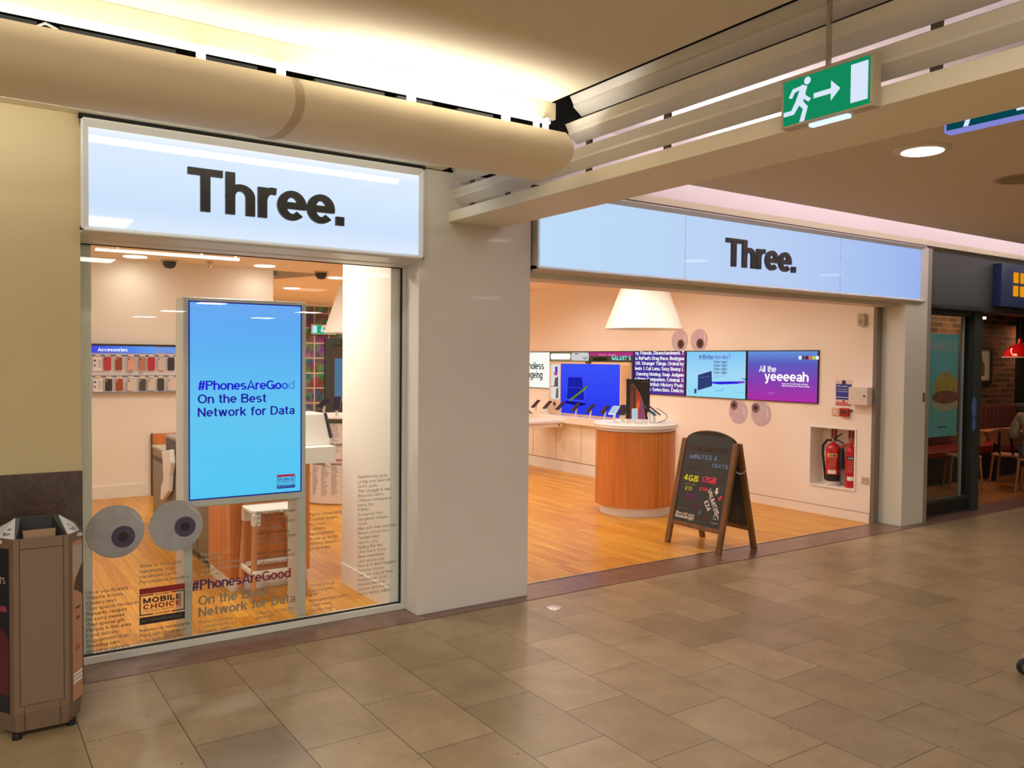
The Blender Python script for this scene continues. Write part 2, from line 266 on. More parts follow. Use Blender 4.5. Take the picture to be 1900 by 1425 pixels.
    def text(s, F, txt, a, b, size, w_=.11, fit=None, d=.0012, depth=0, m=None, slant=0, rise=0, n=5, gap=.07, rough=0):
        cx = 1
        if w_ >= .125: w_, cx, gap = w_ * .76, 1.34, gap + w_ * .22
        tot, items = layout(txt, w_, gap, n); k = size / .72; kx = fit / tot if fit else k; q = 0
        for pts, closed in items:
            q += 1
            P2 = [((x + slant * y) * kx, y * k) for x, y in pts]
            if rough: P2 = [(x + random.uniform(-1, 1) * rough, y + random.uniform(-1, 1) * rough) for x, y in P2]
            if rise: cr, sr = math.cos(rise), math.sin(rise); P2 = [(x * cr - y * sr, x * sr + y * cr) for x, y in P2]
            L_, R_ = ribbon(P2, closed, w_ * (k * .5 + min(k, kx) * .5) if not depth else w_ * k, cx)
            e = d + q % 7 * (2e-5 if not depth else 3e-4); nn = len(P2); lim = nn if closed else nn - 1
            top = [F.P(a + x, b + y, e + depth) for x, y in L_] + [F.P(a + x, b + y, e + depth) for x, y in R_]
            fs = [(i, nn + i, nn + (i + 1) % nn, (i + 1) % nn) for i in range(lim)]
            if depth:
                bot = [F.P(a + x, b + y, e) for x, y in L_] + [F.P(a + x, b + y, e) for x, y in R_]; o = 2 * nn
                fs += [(i, (i + 1) % nn, o + (i + 1) % nn, o + i) for i in range(lim)] + [(nn + (i + 1) % nn, nn + i, o + nn + i, o + nn + (i + 1) % nn) for i in range(lim)]
                if not closed: fs += [(nn, 0, o, o + nn), (nn - 1, 2 * nn - 1, o + 2 * nn - 1, o + nn - 1)]
                s.add(top + bot, fs, m)
            else: s.add(top, fs, m)
        return s
    def build(s, name, m=None, parent=None, smooth=False, bevel=0, loc=None, seg=2):
        me = bpy.data.meshes.new(name)
        off = Vector(loc) if loc is not None else (Vector(parent['_o']) if parent is not None and '_o' in parent else Vector((0, 0, 0)))
        me.from_pydata([tuple(Vector(v) - off) for v in s.v], [], s.f)
        mats = s.mats if s.mats else []
        if m is not None and not mats: mats = [MATS[m] if isinstance(m, str) else m]
        for x in mats: me.materials.append(x)
        if s.mats: me.polygons.foreach_set('material_index', s.fm)
        if smooth:
            me.polygons.foreach_set('use_smooth', [True] * len(me.polygons)); me.set_sharp_from_angle(angle=math.radians(38))
        me.update()
        o = bpy.data.objects.new(name, me); C.objects.link(o)
        if parent is not None: o.parent = parent; o['_o'] = list(off)
        else: o.location = off; o['_o'] = list(off)
        if bevel:
            bm_ = o.modifiers.new('bevel', 'BEVEL'); bm_.width = bevel; bm_.segments = seg; bm_.limit_method = 'ANGLE'; bm_.angle_limit = math.radians(40)
        return o
def tag(o, label, cat, group=None):
    o['label'] = label; o['category'] = cat
    if group: o['group'] = group
    return o
def struct(o): o['kind'] = 'structure'; return o
def thing(name, loc, label, cat, group=None):
    o = bpy.data.objects.new(name, None); C.objects.link(o); o.location = loc; o['_o'] = list(loc); o.empty_display_size = .1
    return tag(o, label, cat, group)
def dup(root, delta, label, group=None):
    """copy a thing with its parts and sub-parts, moved by delta"""
    r = root.copy(); C.objects.link(r); r.location = Vector(root.location) + Vector(delta); r['label'] = label
    if group: r['group'] = group
    for ch in list(root.children):
        c = ch.copy(); C.objects.link(c); c.parent = r
        for g in list(ch.children):
            d = g.copy(); C.objects.link(d); d.parent = c
    return r

# ------------------------------------------------------------------ a plain grotesque alphabet drawn as strokes
def ribbon(P, closed, w_, wx):
    n = len(P); L_ = []; R_ = []
    for i in range(n):
        p = Vector(P[i]); a = Vector(P[i - 1]) if (i > 0 or closed) else None; c = Vector(P[(i + 1) % n]) if (i < n - 1 or closed) else None
        d1 = (p - a).normalized() if a is not None else None; d2 = (c - p).normalized() if c is not None else None
        if d1 is None: d1 = d2
        if d2 is None: d2 = d1
        n1 = Vector((-d1.y, d1.x)); n2 = Vector((-d2.y, d2.x)); mt = n1 + n2
        mt = n1 if mt.length < .3 else mt.normalized(); k = min(1.6, 1 / max(.4, mt.dot(n1)))
        L_.append((p.x + mt.x * w_ * wx / 2 * k, p.y + mt.y * w_ / 2 * k)); R_.append((p.x - mt.x * w_ * wx / 2 * k, p.y - mt.y * w_ / 2 * k))
    return L_, R_
def arc(cx, cy, rx, ry, a0, a1, n=5):
    k = max(2, int(round(abs(a1 - a0) / 90 * n)))
    return [(cx + rx * math.cos(math.radians(a0 + (a1 - a0) * i / k)), cy + ry * math.sin(math.radians(a0 + (a1 - a0) * i / k))) for i in range(k + 1)]
def glyph(ch, w_, n):
    h = w_ / 2; X = .53; K = .72; D = -.20; A = lambda *a: arc(*a, n)
    full = lambda cx, cy, rx, ry: (A(cx, cy, rx, ry, 0, 360)[:-1], True)
    S = []; wd = .5
    def l(*p): S.append((list(p), False))
    bowl = lambda: S.append(full(.26, X / 2, .26 - h, X / 2 - h))
    def arch(x0, wid, y0=0): l(*( [(x0, X - .24)] + A(x0 + (wid - w_) / 2, X - .22, (wid - w_) / 2, .22 - h, 180, 0) + [(x0 + wid - w_, y0)]))
    def ess(cx, rx, H):
        ry = (H - w_) / 4; return A(cx, H - h - ry, rx, ry, 35, 270) + A(cx, h + ry, rx, ry, 90, -145)[1:]
    if ch == ' ': return [], .24
    if ch == 'a':
        R = .45 - h; l(*(A(.235, X - .17, R - .235, .17 - h, 165, 0) + [(R, 0)])); l(*([(R, .315 - h)] + [(.2, .315 - h)] + A(.2, .158, .2 - h, .158 - h, 90, 270) + A(.22, .158, R - .22, .158 - h, -90, -10))); wd = .46
    elif ch == 'b': l((h, 0), (h, K)); bowl(); wd = .52
    elif ch == 'c': l(*A(.25, X / 2, .25 - h, X / 2 - h, 42, 318)); wd = .47
    elif ch == 'd': l((.52 - h, 0), (.52 - h, K)); bowl(); wd = .52
    elif ch == 'e': l((h * 1.6, X / 2), (.5 - h * .3, X / 2)); l(*(A(.25, X / 2, .25 - h, X / 2 - h, -14, 318))); wd = .5
    elif ch == 'f': l(*([(.13, 0), (.13, K - .15)] + A(.26, K - .15, .13, .15 - h, 180, 90) + [(.31, K - h)])); l((0, X - h), (.29, X - h)); wd = .28
    elif ch == 'g': bowl(); l(*([(.52 - h, X), (.52 - h, D + .17)] + A(.26, D + .17, .26 - h, .17 - h, 0, -150))); wd = .52
    elif ch == 'h': l((h, 0), (h, K)); arch(h, .47); wd = .47
    elif ch == 'i': l((h, 0), (h, X)); l((h, K - max(.1, w_)), (h, K)); wd = w_
    elif ch == 'j': l(*([(.1 + h, X), (.1 + h, D + .1)] + A(h, D + .1, .1, .1 - h, 0, -80))); l((.1 + h, K - max(.1, w_)), (.1 + h, K)); wd = .1 + w_
    elif ch == 'k': l((h, 0), (h, K)); l((h, .18), (.42, X)); l((.19, .3), (.43, 0)); wd = .47
    elif ch == 'l': l((h, 0), (h, K)); wd = w_
    elif ch == 'm': l((h, 0), (h, X)); arch(h, .40); arch(.40 - h, .40); wd = .8 - w_
    elif ch == 'n': l((h, 0), (h, X)); arch(h, .47); wd = .47
    elif ch == 'o': bowl(); wd = .52
    elif ch == 'p': l((h, D), (h, X)); bowl(); wd = .52
    elif ch == 'q': l((.52 - h, D), (.52 - h, X)); bowl(); wd = .52
    elif ch == 'r': l((h, 0), (h, X)); l(*([(h, X - .26)] + A(.25, X - .24, .25 - h, .24 - h * .8, 180, 95) + [(.32, X - h * .9)])); wd = .31
    elif ch == 's': l(*ess(.23, .23 - h, X)); wd = .46
    elif ch == 't': l(*([(.13, X + .14), (.13, .13)] + A(.25, .13, .12, .13 - h, 180, 270) + [(.29, h)])); l((0, X - h), (.28, X - h)); wd = .29
    elif ch == 'u': l(*([(h, X), (h, .22)] + A(.235, .22, .235 - h, .22 - h, 180, 360) + [(.47 - h, .22)])); l((.47 - h, 0), (.47 - h, X)); wd = .47
    elif ch == 'v': l((h, X), (.245, h * .8), (.49 - h, X)); wd = .49
    elif ch == 'w': l((h, X), (.20, 0)); l((.20, 0), (.36, X)); l((.36, X), (.52, 0)); l((.52, 0), (.72 - h, X)); wd = .72
    elif ch == 'x': l((h, X), (.47 - h, 0)); l((h, 0), (.47 - h, X)); wd = .47
    elif ch == 'y': l((h, X), (.25, .03)); l((.49 - h, X), (.21, D + .06), (.05, D + h)); wd = .49
    elif ch == 'z': l((0, X - h), (.42, X - h), (.03, h), (.44, h)); wd = .44
    elif ch == 'A': l((h * .9, 0), (.33, K - h * .3), (.66 - h * .9, 0)); l((.14, .2), (.52, .2)); wd = .66
    elif ch == 'B': l(*([(h, K - h), (.32, K - h)] + A(.34, .545, .17, .175 - h, 90, -90) + [(h, .37)])); l(*([(h, .37), (.36, .37)] + A(.37, .185 + h / 2, .19 - h / 2, .185 - h / 2, 90, -90) + [(h, h)])); l((h, 0), (h, K)); wd = .58
    elif ch == 'C': l(*A(.33, K / 2, .33 - h, K / 2 - h, 42, 318)); wd = .63
    elif ch == 'D': l(*([(h, K - h), (.27, K - h)] + A(.28, K / 2, .34 - h, K / 2 - h, 90, -90) + [(h, h)])); l((h, 0), (h, K)); wd = .62
    elif ch == 'E': l((h, 0), (h, K)); [l((h, y), (.52, y)) for y in (h, K / 2, K - h)]; wd = .53
    elif ch == 'F': l((h, 0), (h, K)); [l((h, y), (x, y)) for x, y in ((.48, K / 2), (.5, K - h))]; wd = .5
    elif ch == 'G': l(*(A(.34, K / 2, .34 - h, K / 2 - h, 42, 335))); l((.37, .33), (.68 - h, .33), (.68 - h, 0)); wd = .68
    elif ch == 'H': l((h, 0), (h, K)); l((.6 - h, 0), (.6 - h, K)); l((h, K / 2), (.6 - h, K / 2)); wd = .6
    elif ch == 'I': l((h, 0), (h, K)); wd = w_
    elif ch == 'J': l(*([(.44 - h, K), (.44 - h, .2)] + A(.22, .2, .22 - h, .2 - h, 0, -180))); wd = .44
    elif ch == 'K': l((h, 0), (h, K)); l((h, .24), (.54, K)); l((.2, .4), (.56, 0)); wd = .6
    elif ch == 'L': l((h, K), (h, h), (.48, h)); wd = .49
    elif ch == 'M': l((h, 0), (h, K)); l((.74 - h, 0), (.74 - h, K)); l((h, K - h * .6), (.37, .05)); l((.74 - h, K - h * .6), (.37, .05)); wd = .74
    elif ch == 'N': l((h, 0), (h, K)); l((.6 - h, 0), (.6 - h, K)); l((h, K - h * .8), (.6 - h, h * .8)); wd = .6
    elif ch in 'OQ':
        S.append(full(.35, K / 2, .35 - h, K / 2 - h)); wd = .7
        if ch == 'Q': l((.42, .18), (.66, -.03))
    elif ch == 'P': l((h, 0), (h, K)); l(*([(h, K - h), (.33, K - h)] + A(.34, .52, .21 - h, .2 - h, 90, -90) + [(h, .32 + h)])); wd = .55
    elif ch == 'R': l((h, 0), (h, K)); l(*([(h, K - h), (.34, K - h)] + A(.35, .53, .21 - h, .19 - h, 90, -90) + [(h, .34 + h)])); l((.34, .36), (.55 - h, 0)); wd = .58
    elif ch == 'S': l(*ess(.29, .29 - h, K)); wd = .58
    elif ch == 'T': l((0, K - h), (.58, K - h)); l((.29, 0), (.29, K)); wd = .58
    elif ch == 'U': l(*([(h, K), (h, .26)] + A(.3, .26, .3 - h, .26 - h, 180, 360) + [(.6 - h, K)])); wd = .6
    elif ch == 'V': l((h, K), (.31, h * .6), (.62 - h, K)); wd = .62
    elif ch == 'W': l((h, K), (.23, 0)); l((.23, 0), (.46, K)); l((.46, K), (.69, 0)); l((.69, 0), (.92 - h, K)); wd = .92
    elif ch == 'X': l((h, K), (.6 - h, 0)); l((h, 0), (.6 - h, K)); wd = .6
    elif ch == 'Y': l((h, K), (.3, .3), (.6 - h, K)); l((.3, .32), (.3, 0)); wd = .6
    elif ch == 'Z': l((.02, K - h), (.53, K - h), (.04, h), (.56, h)); wd = .56
    elif ch == '0': S.append(full(.26, K / 2, .26 - h, K / 2 - h)); wd = .52
    elif ch == '1': l((.04, K - .16), (.22, K - .06), (.22, 0)); wd = .3
    elif ch == '2': l(*(A(.25, K - .21, .25 - h, .21 - h, 165, -30) + [(.06, h), (.5, h)])); wd = .5
    elif ch == '3': l(*A(.24, .53, .21 - h, .19 - h, 160, -80)); l(*A(.24, .19 + h / 2, .25 - h, .2 - h / 2, 80, -160)); wd = .5
    elif ch == '4': l((.52, .2), (.04, .2), (.36, K - .02)); l((.38, 0), (.38, K)); wd = .53
    elif ch == '5': l(*([(.46, K - h), (.1, K - h), (.07, .36)] + A(.25, .23, .25 - h, .23 - h, 120, -150))); wd = .5
    elif ch == '6': S.append(full(.26, .23, .26 - h, .23 - h)); l(*A(.3, .3, .3 - h, .42 - h, 60, 185)); wd = .52
    elif ch == '7': l((.02, K - h), (.47, K - h), (.16, 0)); wd = .5
    elif ch == '8': S.append(full(.26, .2, .26 - h, .2 - h * .6)); S.append(full(.26, .54, .22 - h, .18 - h * .7)); wd = .52
    elif ch == '9': S.append(full(.26, K - .23, .26 - h, .23 - h)); l(*A(.22, .42, .3 - h, .42 - h, 0, -115)); wd = .52
    elif ch == '.': l((h, 0), (h, max(w_ * 1.36, .1))); wd = w_
    elif ch == ',': l((h, .1), (h, 0), (h * .3, -.09)); wd = w_
    elif ch == ':': l((h, 0), (h, w_)); l((h, .36), (h, .36 + w_)); wd = w_
    elif ch in "'\u2019": l((h, K), (h, K - .2)); wd = w_
    elif ch == '-': l((.02, .26), (.28, .26)); wd = .3
    elif ch == '/': l((0, -.03), (.28, K)); wd = .28
    elif ch == '!': l((h, .2), (h, K)); l((h, 0), (h, w_)); wd = w_
    elif ch == '?': l(*(A(.23, K - .2, .22 - h, .2 - h, 170, -60) + [(.23, .28), (.23, .2)])); l((.23, 0), (.23, w_)); wd = .46
    elif ch == '#': l((.12, 0), (.24, K)); l((.34, 0), (.46, K)); l((.02, .24), (.52, .24)); l((.05, .48), (.55, .48)); wd = .57
    elif ch == '&': l(*([(.58, 0), (.14, .5)] + A(.26, .57, .13, .15 - h, 190, -30) + [(.1, .3)] + A(.24, .19, .2 - h, .19 - h, 130, 330) + [(.54, .34)])); wd = .6
    elif ch == '\u00a3': l(*(A(.3, K - .2, .17, .2 - h, 30, 180) + [(.14, h), (.48, h)])); l((.02, .36), (.36, .36)); wd = .48
    else: l((h, 0), (h, X)); wd = w_
    return S, wd
def layout(txt, w_, gap, n):
    x = 0; out = []
    for ch in txt:
        S, wd = glyph(ch, w_, n)
        out += [([(a + x, b) for a, b in p], c) for p, c in S]; x += wd + gap
    return max(.01, x - gap), out

# ------------------------------------------------------------------ palette
CREAM = pb('cream_paint', (236, 226, 198), .6, noise=.02, nscale=3)
PILLAR = pb('pillar_gloss', (224, 218, 210), .22, noise=.02, nscale=2, coat=.3)
PANELW = pb('shop_white', (246, 240, 232), .6)
TROUGH = pb('trough_beige', (242, 230, 206), .55, noise=.02, nscale=5)
CEILP = pb('ceiling_paint', (222, 210, 184), .8)
LOUV = pb('louvre_white', (226, 220, 210), .38)
FRAMEA = pb('frame_grey', (205, 203, 192), .35)
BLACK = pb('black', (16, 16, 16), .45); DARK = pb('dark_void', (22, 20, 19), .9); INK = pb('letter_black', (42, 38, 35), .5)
STEEL = pb('steel', (200, 200, 200), .25, metal=1); WHITE = pb('white_plastic', (240, 238, 234), .35)
tile_floor()
plank_floor('oak', (226, 168, 68), (206, 140, 46), (152, 98, 36))
plank_floor('oak_dark', (190, 128, 72), (160, 100, 54), (90, 54, 28), axis=0)
wood_mat('cherry', (192, 108, 46), (222, 142, 70)); wood_mat('stool_wood', (196, 130, 84), (220, 158, 110)); wood_mat('frame_wood', (108, 74, 40), (138, 98, 56)); wood_mat('chair_wood', (150, 96, 58), (182, 122, 78))
granite('granite_red', (92, 66, 56), (138, 106, 92), .28); granite('granite_brown', (50, 36, 30), (84, 62, 50), .35)
brick_mat(); mural_mat()
em('lamp_white', (255, 246, 228), 9); em('lamp_shop', (255, 244, 224), 12)
glass('window_glass', (.97, .985, .98), 1.0)

# ------------------------------------------------------------------ setting: floors
struct(MB().box(-7, 18, -20, 4.80, -.1, 0).build('floor', 'tiles'))
struct(MB().box(.45, 8.3, 5.15, 18.2, -.1, 0).build('floor_shop', 'oak'))
struct(MB().box(8.62, 18, 5.15, 8.2, -.1, 0).build('floor_restaurant', 'oak_dark'))
struct(MB().box(-7, 18, 4.80, 5.15, -.1, .004).build('trim_1', 'granite_red'))
struct(MB().box(3.46, 8.2, 5.145, 5.16, .004, .008).build('trim_2', STEEL))
# walls
struct(MB().box(-7, .553, 4.91, 5.3, 0, 3.4).build('wall_left', pb('wall_tan', (198, 180, 136), .6, noise=.02, nscale=3)))
struct(MB().box(-7, .556, 4.895, 4.91, 0, 1.112).build('trim_3', 'granite_brown'))
struct(MB().box(2.548, 3.45, 4.9, 5.13, .004, 2.98).build('wall_pillar', PILLAR, bevel=.004))
mb = MB(); mb.box(2.46, 3.40, 5.14, 5.98, 0, 2.9); struct(mb.build('wall_column', PANELW))
struct(MB().box(2.452, 2.46, 5.16, 5.98, 0, .148).build('baseboard_column', WHITE))
mb = MB(); mb.box(.5, 3.54, 11.0, 11.2, 0, 2.9); mb.box(3.44, 3.54, 11.2, 17.6, 0, 2.9); struct(mb.build('wall_back', PANELW))
struct(MB().box(1.0, 3.54, 10.985, 11.0, 0, .15).build('baseboard_back', WHITE))
struct(MB().box(3.5, 8.3, 17.6, 17.8, 0, 2.9).build('wall_far', PANELW))
struct(MB().box(.40, .50, 5.3, 11.2, 0, 2.9).build('wall_inner', PANELW))
n0, n1, nz0, nz1 = 5.39, 5.95, .335, .985
mb = MB(); mb.box(8.15, 8.4, 5.2, n0, 0, 2.9); mb.box(8.15, 8.4, n1, 17.6, 0, 2.9); mb.box(8.15, 8.4, n0, n1, 0, nz0); mb.box(8.15, 8.4, n0, n1, nz1, 2.9); mb.box(8.37, 8.4, n0, n1, nz0, nz1)
struct(mb.build('wall_right', pb('shop_wall_warm', (248, 236, 224), .6)))
mb = MB(); mb.box(8.137, 8.15, 5.2, 8.1, 0, .10, pb('skirting_warm', (246, 234, 220), .5)); mb.box(8.139, 8.15, 5.2, 8.1, .10, .104, pb('skirting_seam', (120, 84, 62), .6)); struct(mb.build('baseboard_right'))
mb = MB(); F = FX(8.15); mb.frame(F, -n1 - .018, -n0 + .018, nz0 - .018, nz1 + .018, .018, 0, .012); struct(mb.build('trim_4', WHITE, bevel=.002))
mb = MB(); mb.box(8.25, 8.66, 4.9, 5.2, .004, 2.96); mb.box(8.62, 8.73, 5.0, 8.2, 0, 2.9); struct(mb.build('wall_jamb', pb('jamb_white', (222, 222, 206), .35), bevel=.003))
o = MB().rpoly(FY(4.9), 8.605, 8.635, 1.31, 1.41, .006, 0, .008, pb('plate_grey', (104, 98, 84), .4)).build('wall_plate'); tag(o, 'small dark metal plate on the white jamb right of the shop entrance', 'plate')
struct(MB().box(8.152, 8.25, 5.16, 5.2, 0, 2.33).build('trim_5', pb('guide_dark', (128, 118, 102), .5)))
struct(MB().box(8.66, 8.73, 4.90, 5.05, .004, 2.96).build('trim_6', pb('jamb_grey', (150, 144, 130), .4)))
# wall over the fascias, lit by the cove
struct(MB().box(3.3, 18, 5.0, 5.3, 2.9, 3.55).build('wall_cove', pb('cove_white', (240, 230, 234), .7)))
struct(MB().box(3.46, 8.72, 4.89, 5.0, 2.962, 2.982).build('trim_gap_shade', pb('gap_shade', (70, 52, 46), .7)))  # solid dark strip standing in for the shaded gap over the right sign
struct(MB().box(-7, 2.72, 4.80, 4.91, 2.985, 3.02).build('trim_8', CREAM))
struct(MB().box(.545, 2.57, 4.86, 4.905, 2.966, 2.984).build('trim_gap_shade_left', DARK))  # shade of the gap above the left sign, made as a dark strip
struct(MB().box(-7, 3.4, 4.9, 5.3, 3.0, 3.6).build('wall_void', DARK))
struct(MB().box(3.46, 18, 4.90, 5.0, 2.984, 3.04).build('trim_13', CREAM))
# ceilings
struct(MB().box(-7, 2.66, -20, 3.60, 3.10, 3.16).build('ceiling', CEILP))
struct(MB().box(-7, 2.69, 3.60, 3.63, 3.012, 3.10).build('trim_10', CREAM, bevel=.002))
struct(MB().box(3.75, 18, -20, 4.13, 2.95, 2.99).build('ceiling_lower', CEILP))
struct(MB().box(2.9, 18, -20, 5.0, 3.5, 3.55).build('ceiling_plenum', pb('plenum_white', (236, 226, 226), .8)))
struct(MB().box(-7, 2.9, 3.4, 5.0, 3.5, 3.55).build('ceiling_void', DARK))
struct(MB().box(2.95, 3.08, -20, 4.85, 3.05, 3.5).build('wall_gap_blocker', DARK))  # dark box added behind the louvres to keep their upper gaps dark
mb = MB(); mb.box(.45, 3.50, 5.15, 18, 2.9, 2.95); mb.box(3.50, 8.4, 5.15, 11.15, 2.9, 2.95); mb.box(3.5, 8.4, 12.3, 18, 2.9, 2.95); mb.box(5.2, 8.4, 11.15, 12.3, 2.9, 2.95)
mb.poly(Fr((0, 0, 2.9), (1, 0, 0), (0, 1, 0)), [(4.42, 11.15), (5.2, 11.15), (5.2, 12.3), (4.02, 12.3)], 0, .14)
struct(mb.build('ceiling_shop', pb('shop_ceiling', (248, 226, 192), .8)))
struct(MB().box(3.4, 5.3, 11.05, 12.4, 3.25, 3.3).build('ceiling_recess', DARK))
struct(MB().box(8.62, 18, 5.15, 8.2, 2.62, 2.66).build('ceiling_restaurant', pb('dark_ceiling', (44, 36, 30), .8)))
struct(MB().box(2.77, 3.19, -20, 4.9, 2.645, 2.715).build('beam_1', pb('beam_cream', (246, 236, 212), .55), bevel=.002))
# concourse enclosure behind the photographer
struct(MB().box(-7.1, 18, -20.2, -20, 0, 3.5).build('wall_opposite', pb('mall_wall', (196, 178, 146), .6)))
struct(MB().box(-7.2, -7, -20, 4.9, 0, 3.5).build('wall_end', 'mall_wall'))
struct(MB().box(18, 18.2, -20, 8.2, 0, 3.5).build('wall_far_end', 'mall_wall'))
# restaurant shell
struct(MB().box(8.73, 15.15, 7.0, 7.2, 0, 2.62).build('wall_brick', 'brick'))
struct(MB().box(15.15, 18, 7.3, 7.5, 0, 2.62).build('wall_dark', DARK))
# lintel soffits over the openings
struct(MB().box(3.46, 8.25, 4.96, 5.2, 2.32, 2.9).build('trim_11', pb('lintel', (214, 202, 180), .5)))
struct(MB().box(.553, 2.548, 5.0, 5.16, 2.345, 2.9).build('trim_12', 'lintel'))

# ------------------------------------------------------------------ rounded trough, brackets, louvres
prof = [(3.47, 2.91), (3.43, 2.875), (3.405, 2.835), (3.400, 2.795), (3.418, 2.762), (3.455, 2.737), (3.51, 2.720), (3.58, 2.710), (3.68, 2.707), (3.80, 2.723), (3.92, 2.756), (4.04, 2.805), (4.14, 2.87), (4.20, 2.94)]
inner = [(a + (.012 if a < 3.6 else (0 if a < 3.9 else -.012)), z + .012) for a, z in prof][::-1]
inner[-1] = (3.482, 2.91)
def trough(x0, x1, label):
    o = MB().sweep(prof + inner, x0, x1).build('bulkhead_trough', TROUGH, smooth=True)
    return tag(o, label, 'bulkhead', 'rounded trough sections')
t1 = trough(1.212, 2.66, 'right-hand section of the rounded beige trough above the left shop sign, ending at the louvres')
t2 = trough(-6, 1.205, 'long plain section of the rounded beige trough, above the cream wall beside the shop')
mb = MB(); mb.sweep([(a + (-.003 if a < 3.8 else .003), z - .003) for a, z in prof] + prof[::-1], 1.188, 1.228); j = mb.build('joint_strip', pb('joint_beige', (206, 190, 160), .6), t1, smooth=True)
t = thing('light_batten', (0, 3.62, 2.99), 'long thin white lamp batten glowing along the gap behind the rounded trough', 'light')
MB().box(-6, 2.66, 3.605, 3.635, 2.998, 3.012).build('tray', WHITE, t); MB().box(-6, 2.66, 3.606, 3.622, 2.986, 2.998).build('tube', em('batten_white', (255, 248, 230), 1.6), t)
for i, x in enumerate((-1.4, -.2, .835, 1.17, 1.80, 2.34, 2.54, 2.60)):
    o = MB().box(x, x + (.03 if i < 6 else .014), 3.56, 3.60, 2.925, 3.0, WHITE).build('trough_bracket', WHITE); tag(o, 'small white bracket bridging the gap behind the rounded trough', 'bracket', 'trough brackets')
for i, (x0, x1) in enumerate(((-.35, .28), (.36, .80), (.9, 1.15), (1.42, 1.78), (1.85, 2.05), (2.2, 2.42))):
    o = MB().box(x0, x1, 3.80, 3.90, 3.0, 3.04, pb('ballast_grey', (84, 84, 84), .5)).build('light_ballast', None, bevel=.003); tag(o, 'dark grey lamp ballast lying in the gap behind the rounded trough', 'ballast', 'lamp ballasts in the trough gap')
def cable(pts, m, label):
    o = MB().tube(pts, .006, 6, m).build('cable', None, smooth=True); return tag(o, label, 'cable', 'loose cables behind the trough')
WC = pb('cable_white', (235, 228, 212), .5); RC = pb('cable_red', (196, 40, 36), .5); PC = pb('cable_lilac', (150, 120, 200), .5)
cable([(.28, 3.72, 2.93), (.27, 3.70, 2.985), (.30, 3.69, 3.0), (.34, 3.70, 2.99), (.36, 3.72, 2.94)], WC, 'white cable looping up out of the trough gap at its far left')
cable([(.96, 3.74, 2.93), (1.0, 3.70, 2.975), (1.06, 3.70, 2.975), (1.1, 3.72, 2.95), (1.12, 3.74, 2.92)], WC, 'white cable looping over the trough edge left of its joint')
cable([(1.14, 3.70, 2.95), (1.2, 3.68, 2.96), (1.26, 3.7, 2.95)], RC, 'red cable lying at the joint of the rounded trough')
cable([(1.2, 3.72, 2.95), (1.3, 3.70, 2.955), (1.36, 3.71, 2.95)], PC, 'lilac cable beside the red one at the trough joint')
cable([(1.62, 3.70, 2.955), (1.7, 3.68, 2.965), (1.76, 3.70, 2.95)], RC, 'red cable in the gap midway along the right trough section')
cable([(1.95, 3.70, 2.955), (2.08, 3.68, 2.965), (2.14, 3.70, 2.95)], RC, 'red cable in the gap near the right end of the trough')
# bank of louvre blades: pressed section, running from the shop pillar towards the photographer
lb = thing('louvre_bank', (2.82, 4.9, 2.74), 'bank of long white ceiling louvres above the cream beam, running out from the pillar', 'louvres')
def louvre(z, y0, y1):
    p = [(2.790, z), (2.784, z - .005), (2.808, z - .043), (2.807, z - .057), (2.866, z - .099), (2.872, z - .098), (2.814, z - .053), (2.814, z - .043), (2.792, z - .005)]
    return MB().sweep(p, y0, y1, 'y').build('louvre_blade', LOUV, lb)
louvre(3.158, -20, 3.60); louvre(3.016, -20, 3.64); louvre(3.016, 4.30, 4.9); louvre(2.864, -20, 4.9)
for y in (4.78, 4.35, 3.55, 2.95, 1.62, .4): MB().box(2.875, 2.89, y - .02, y + .02, 2.715, 3.2, pb('hanger_grey', (96, 86, 74), .6)).build('hanger', None, lb)

# ------------------------------------------------------------------ illuminated shop signs
def shop_sign(name, x0, x1, px0, px1, label, seams, tx, group):
    t = thing(name, (x0, 4.9, 2.36), label, 'sign', group)
    mb = MB(); A_ = pb('sign_frame', (222, 218, 208), .3)
    mb.sweep([(4.862, 2.965), (4.862, 2.957), (4.893, 2.925), (5.0, 2.925), (5.0, 2.965)], x0, x1, m=A_)
    mb.sweep([(4.893, 2.405), (4.862, 2.388), (4.862, 2.380), (4.875, 2.370), (5.08, 2.335), (5.08, 2.405)], x0, x1, m=A_)
    mb.hexa([(x0, 4.862, 2.38), (x0 + .01, 4.862, 2.38), (px0, 4.893, 2.405), (x0, 5.0, 2.38), (x0, 4.862, 2.965), (x0 + .01, 4.862, 2.965), (px0, 4.893, 2.925), (x0, 5.0, 2.965)], A_); mb.hexa([(x1 - .01, 4.862, 2.38), (x1, 4.862, 2.38), (x1, 5.0, 2.38), (px1, 4.893, 2.405), (x1 - .01, 4.862, 2.965), (x1, 4.862, 2.965), (x1, 5.0, 2.965), (px1, 4.893, 2.925)], A_)
    mb.build('frame', None, t)
    p = MB().box(px0, px1, 4.893, 4.95, 2.405, 2.925).build('light_panel', 'sign_face_' + group, t)
    if seams:
        for s_ in seams: MB().box(s_ - .002, s_ + .002, 4.8925, 4.894, 2.405, 2.925).build('panel_seam', pb('seam_blue', (176, 200, 232), .5), p)
    Fp = FY(4.893)
    for c, x0_, x1_ in zip('Three.', (.0, .207, .393, .507, .688, .870), (.190, .373, .502, .682, .862, .925)):
        ov = .0135 if c != 'T' else 0
        MB().text(Fp, c, tx + x0_ + ov / 2, 2.54, .24, .155, x1_ - x0_ - ov, d=.008, depth=.024, m=INK, n=8, gap=.0).build('raised_letter', None, t)
    return t
emgrad('sign_face_left', [(0, (222, 236, 255)), (.25, (205, 226, 252)), (.9, (222, 238, 255)), (1, (245, 250, 255))], 'Z', .04, .57, 1.0, .025)
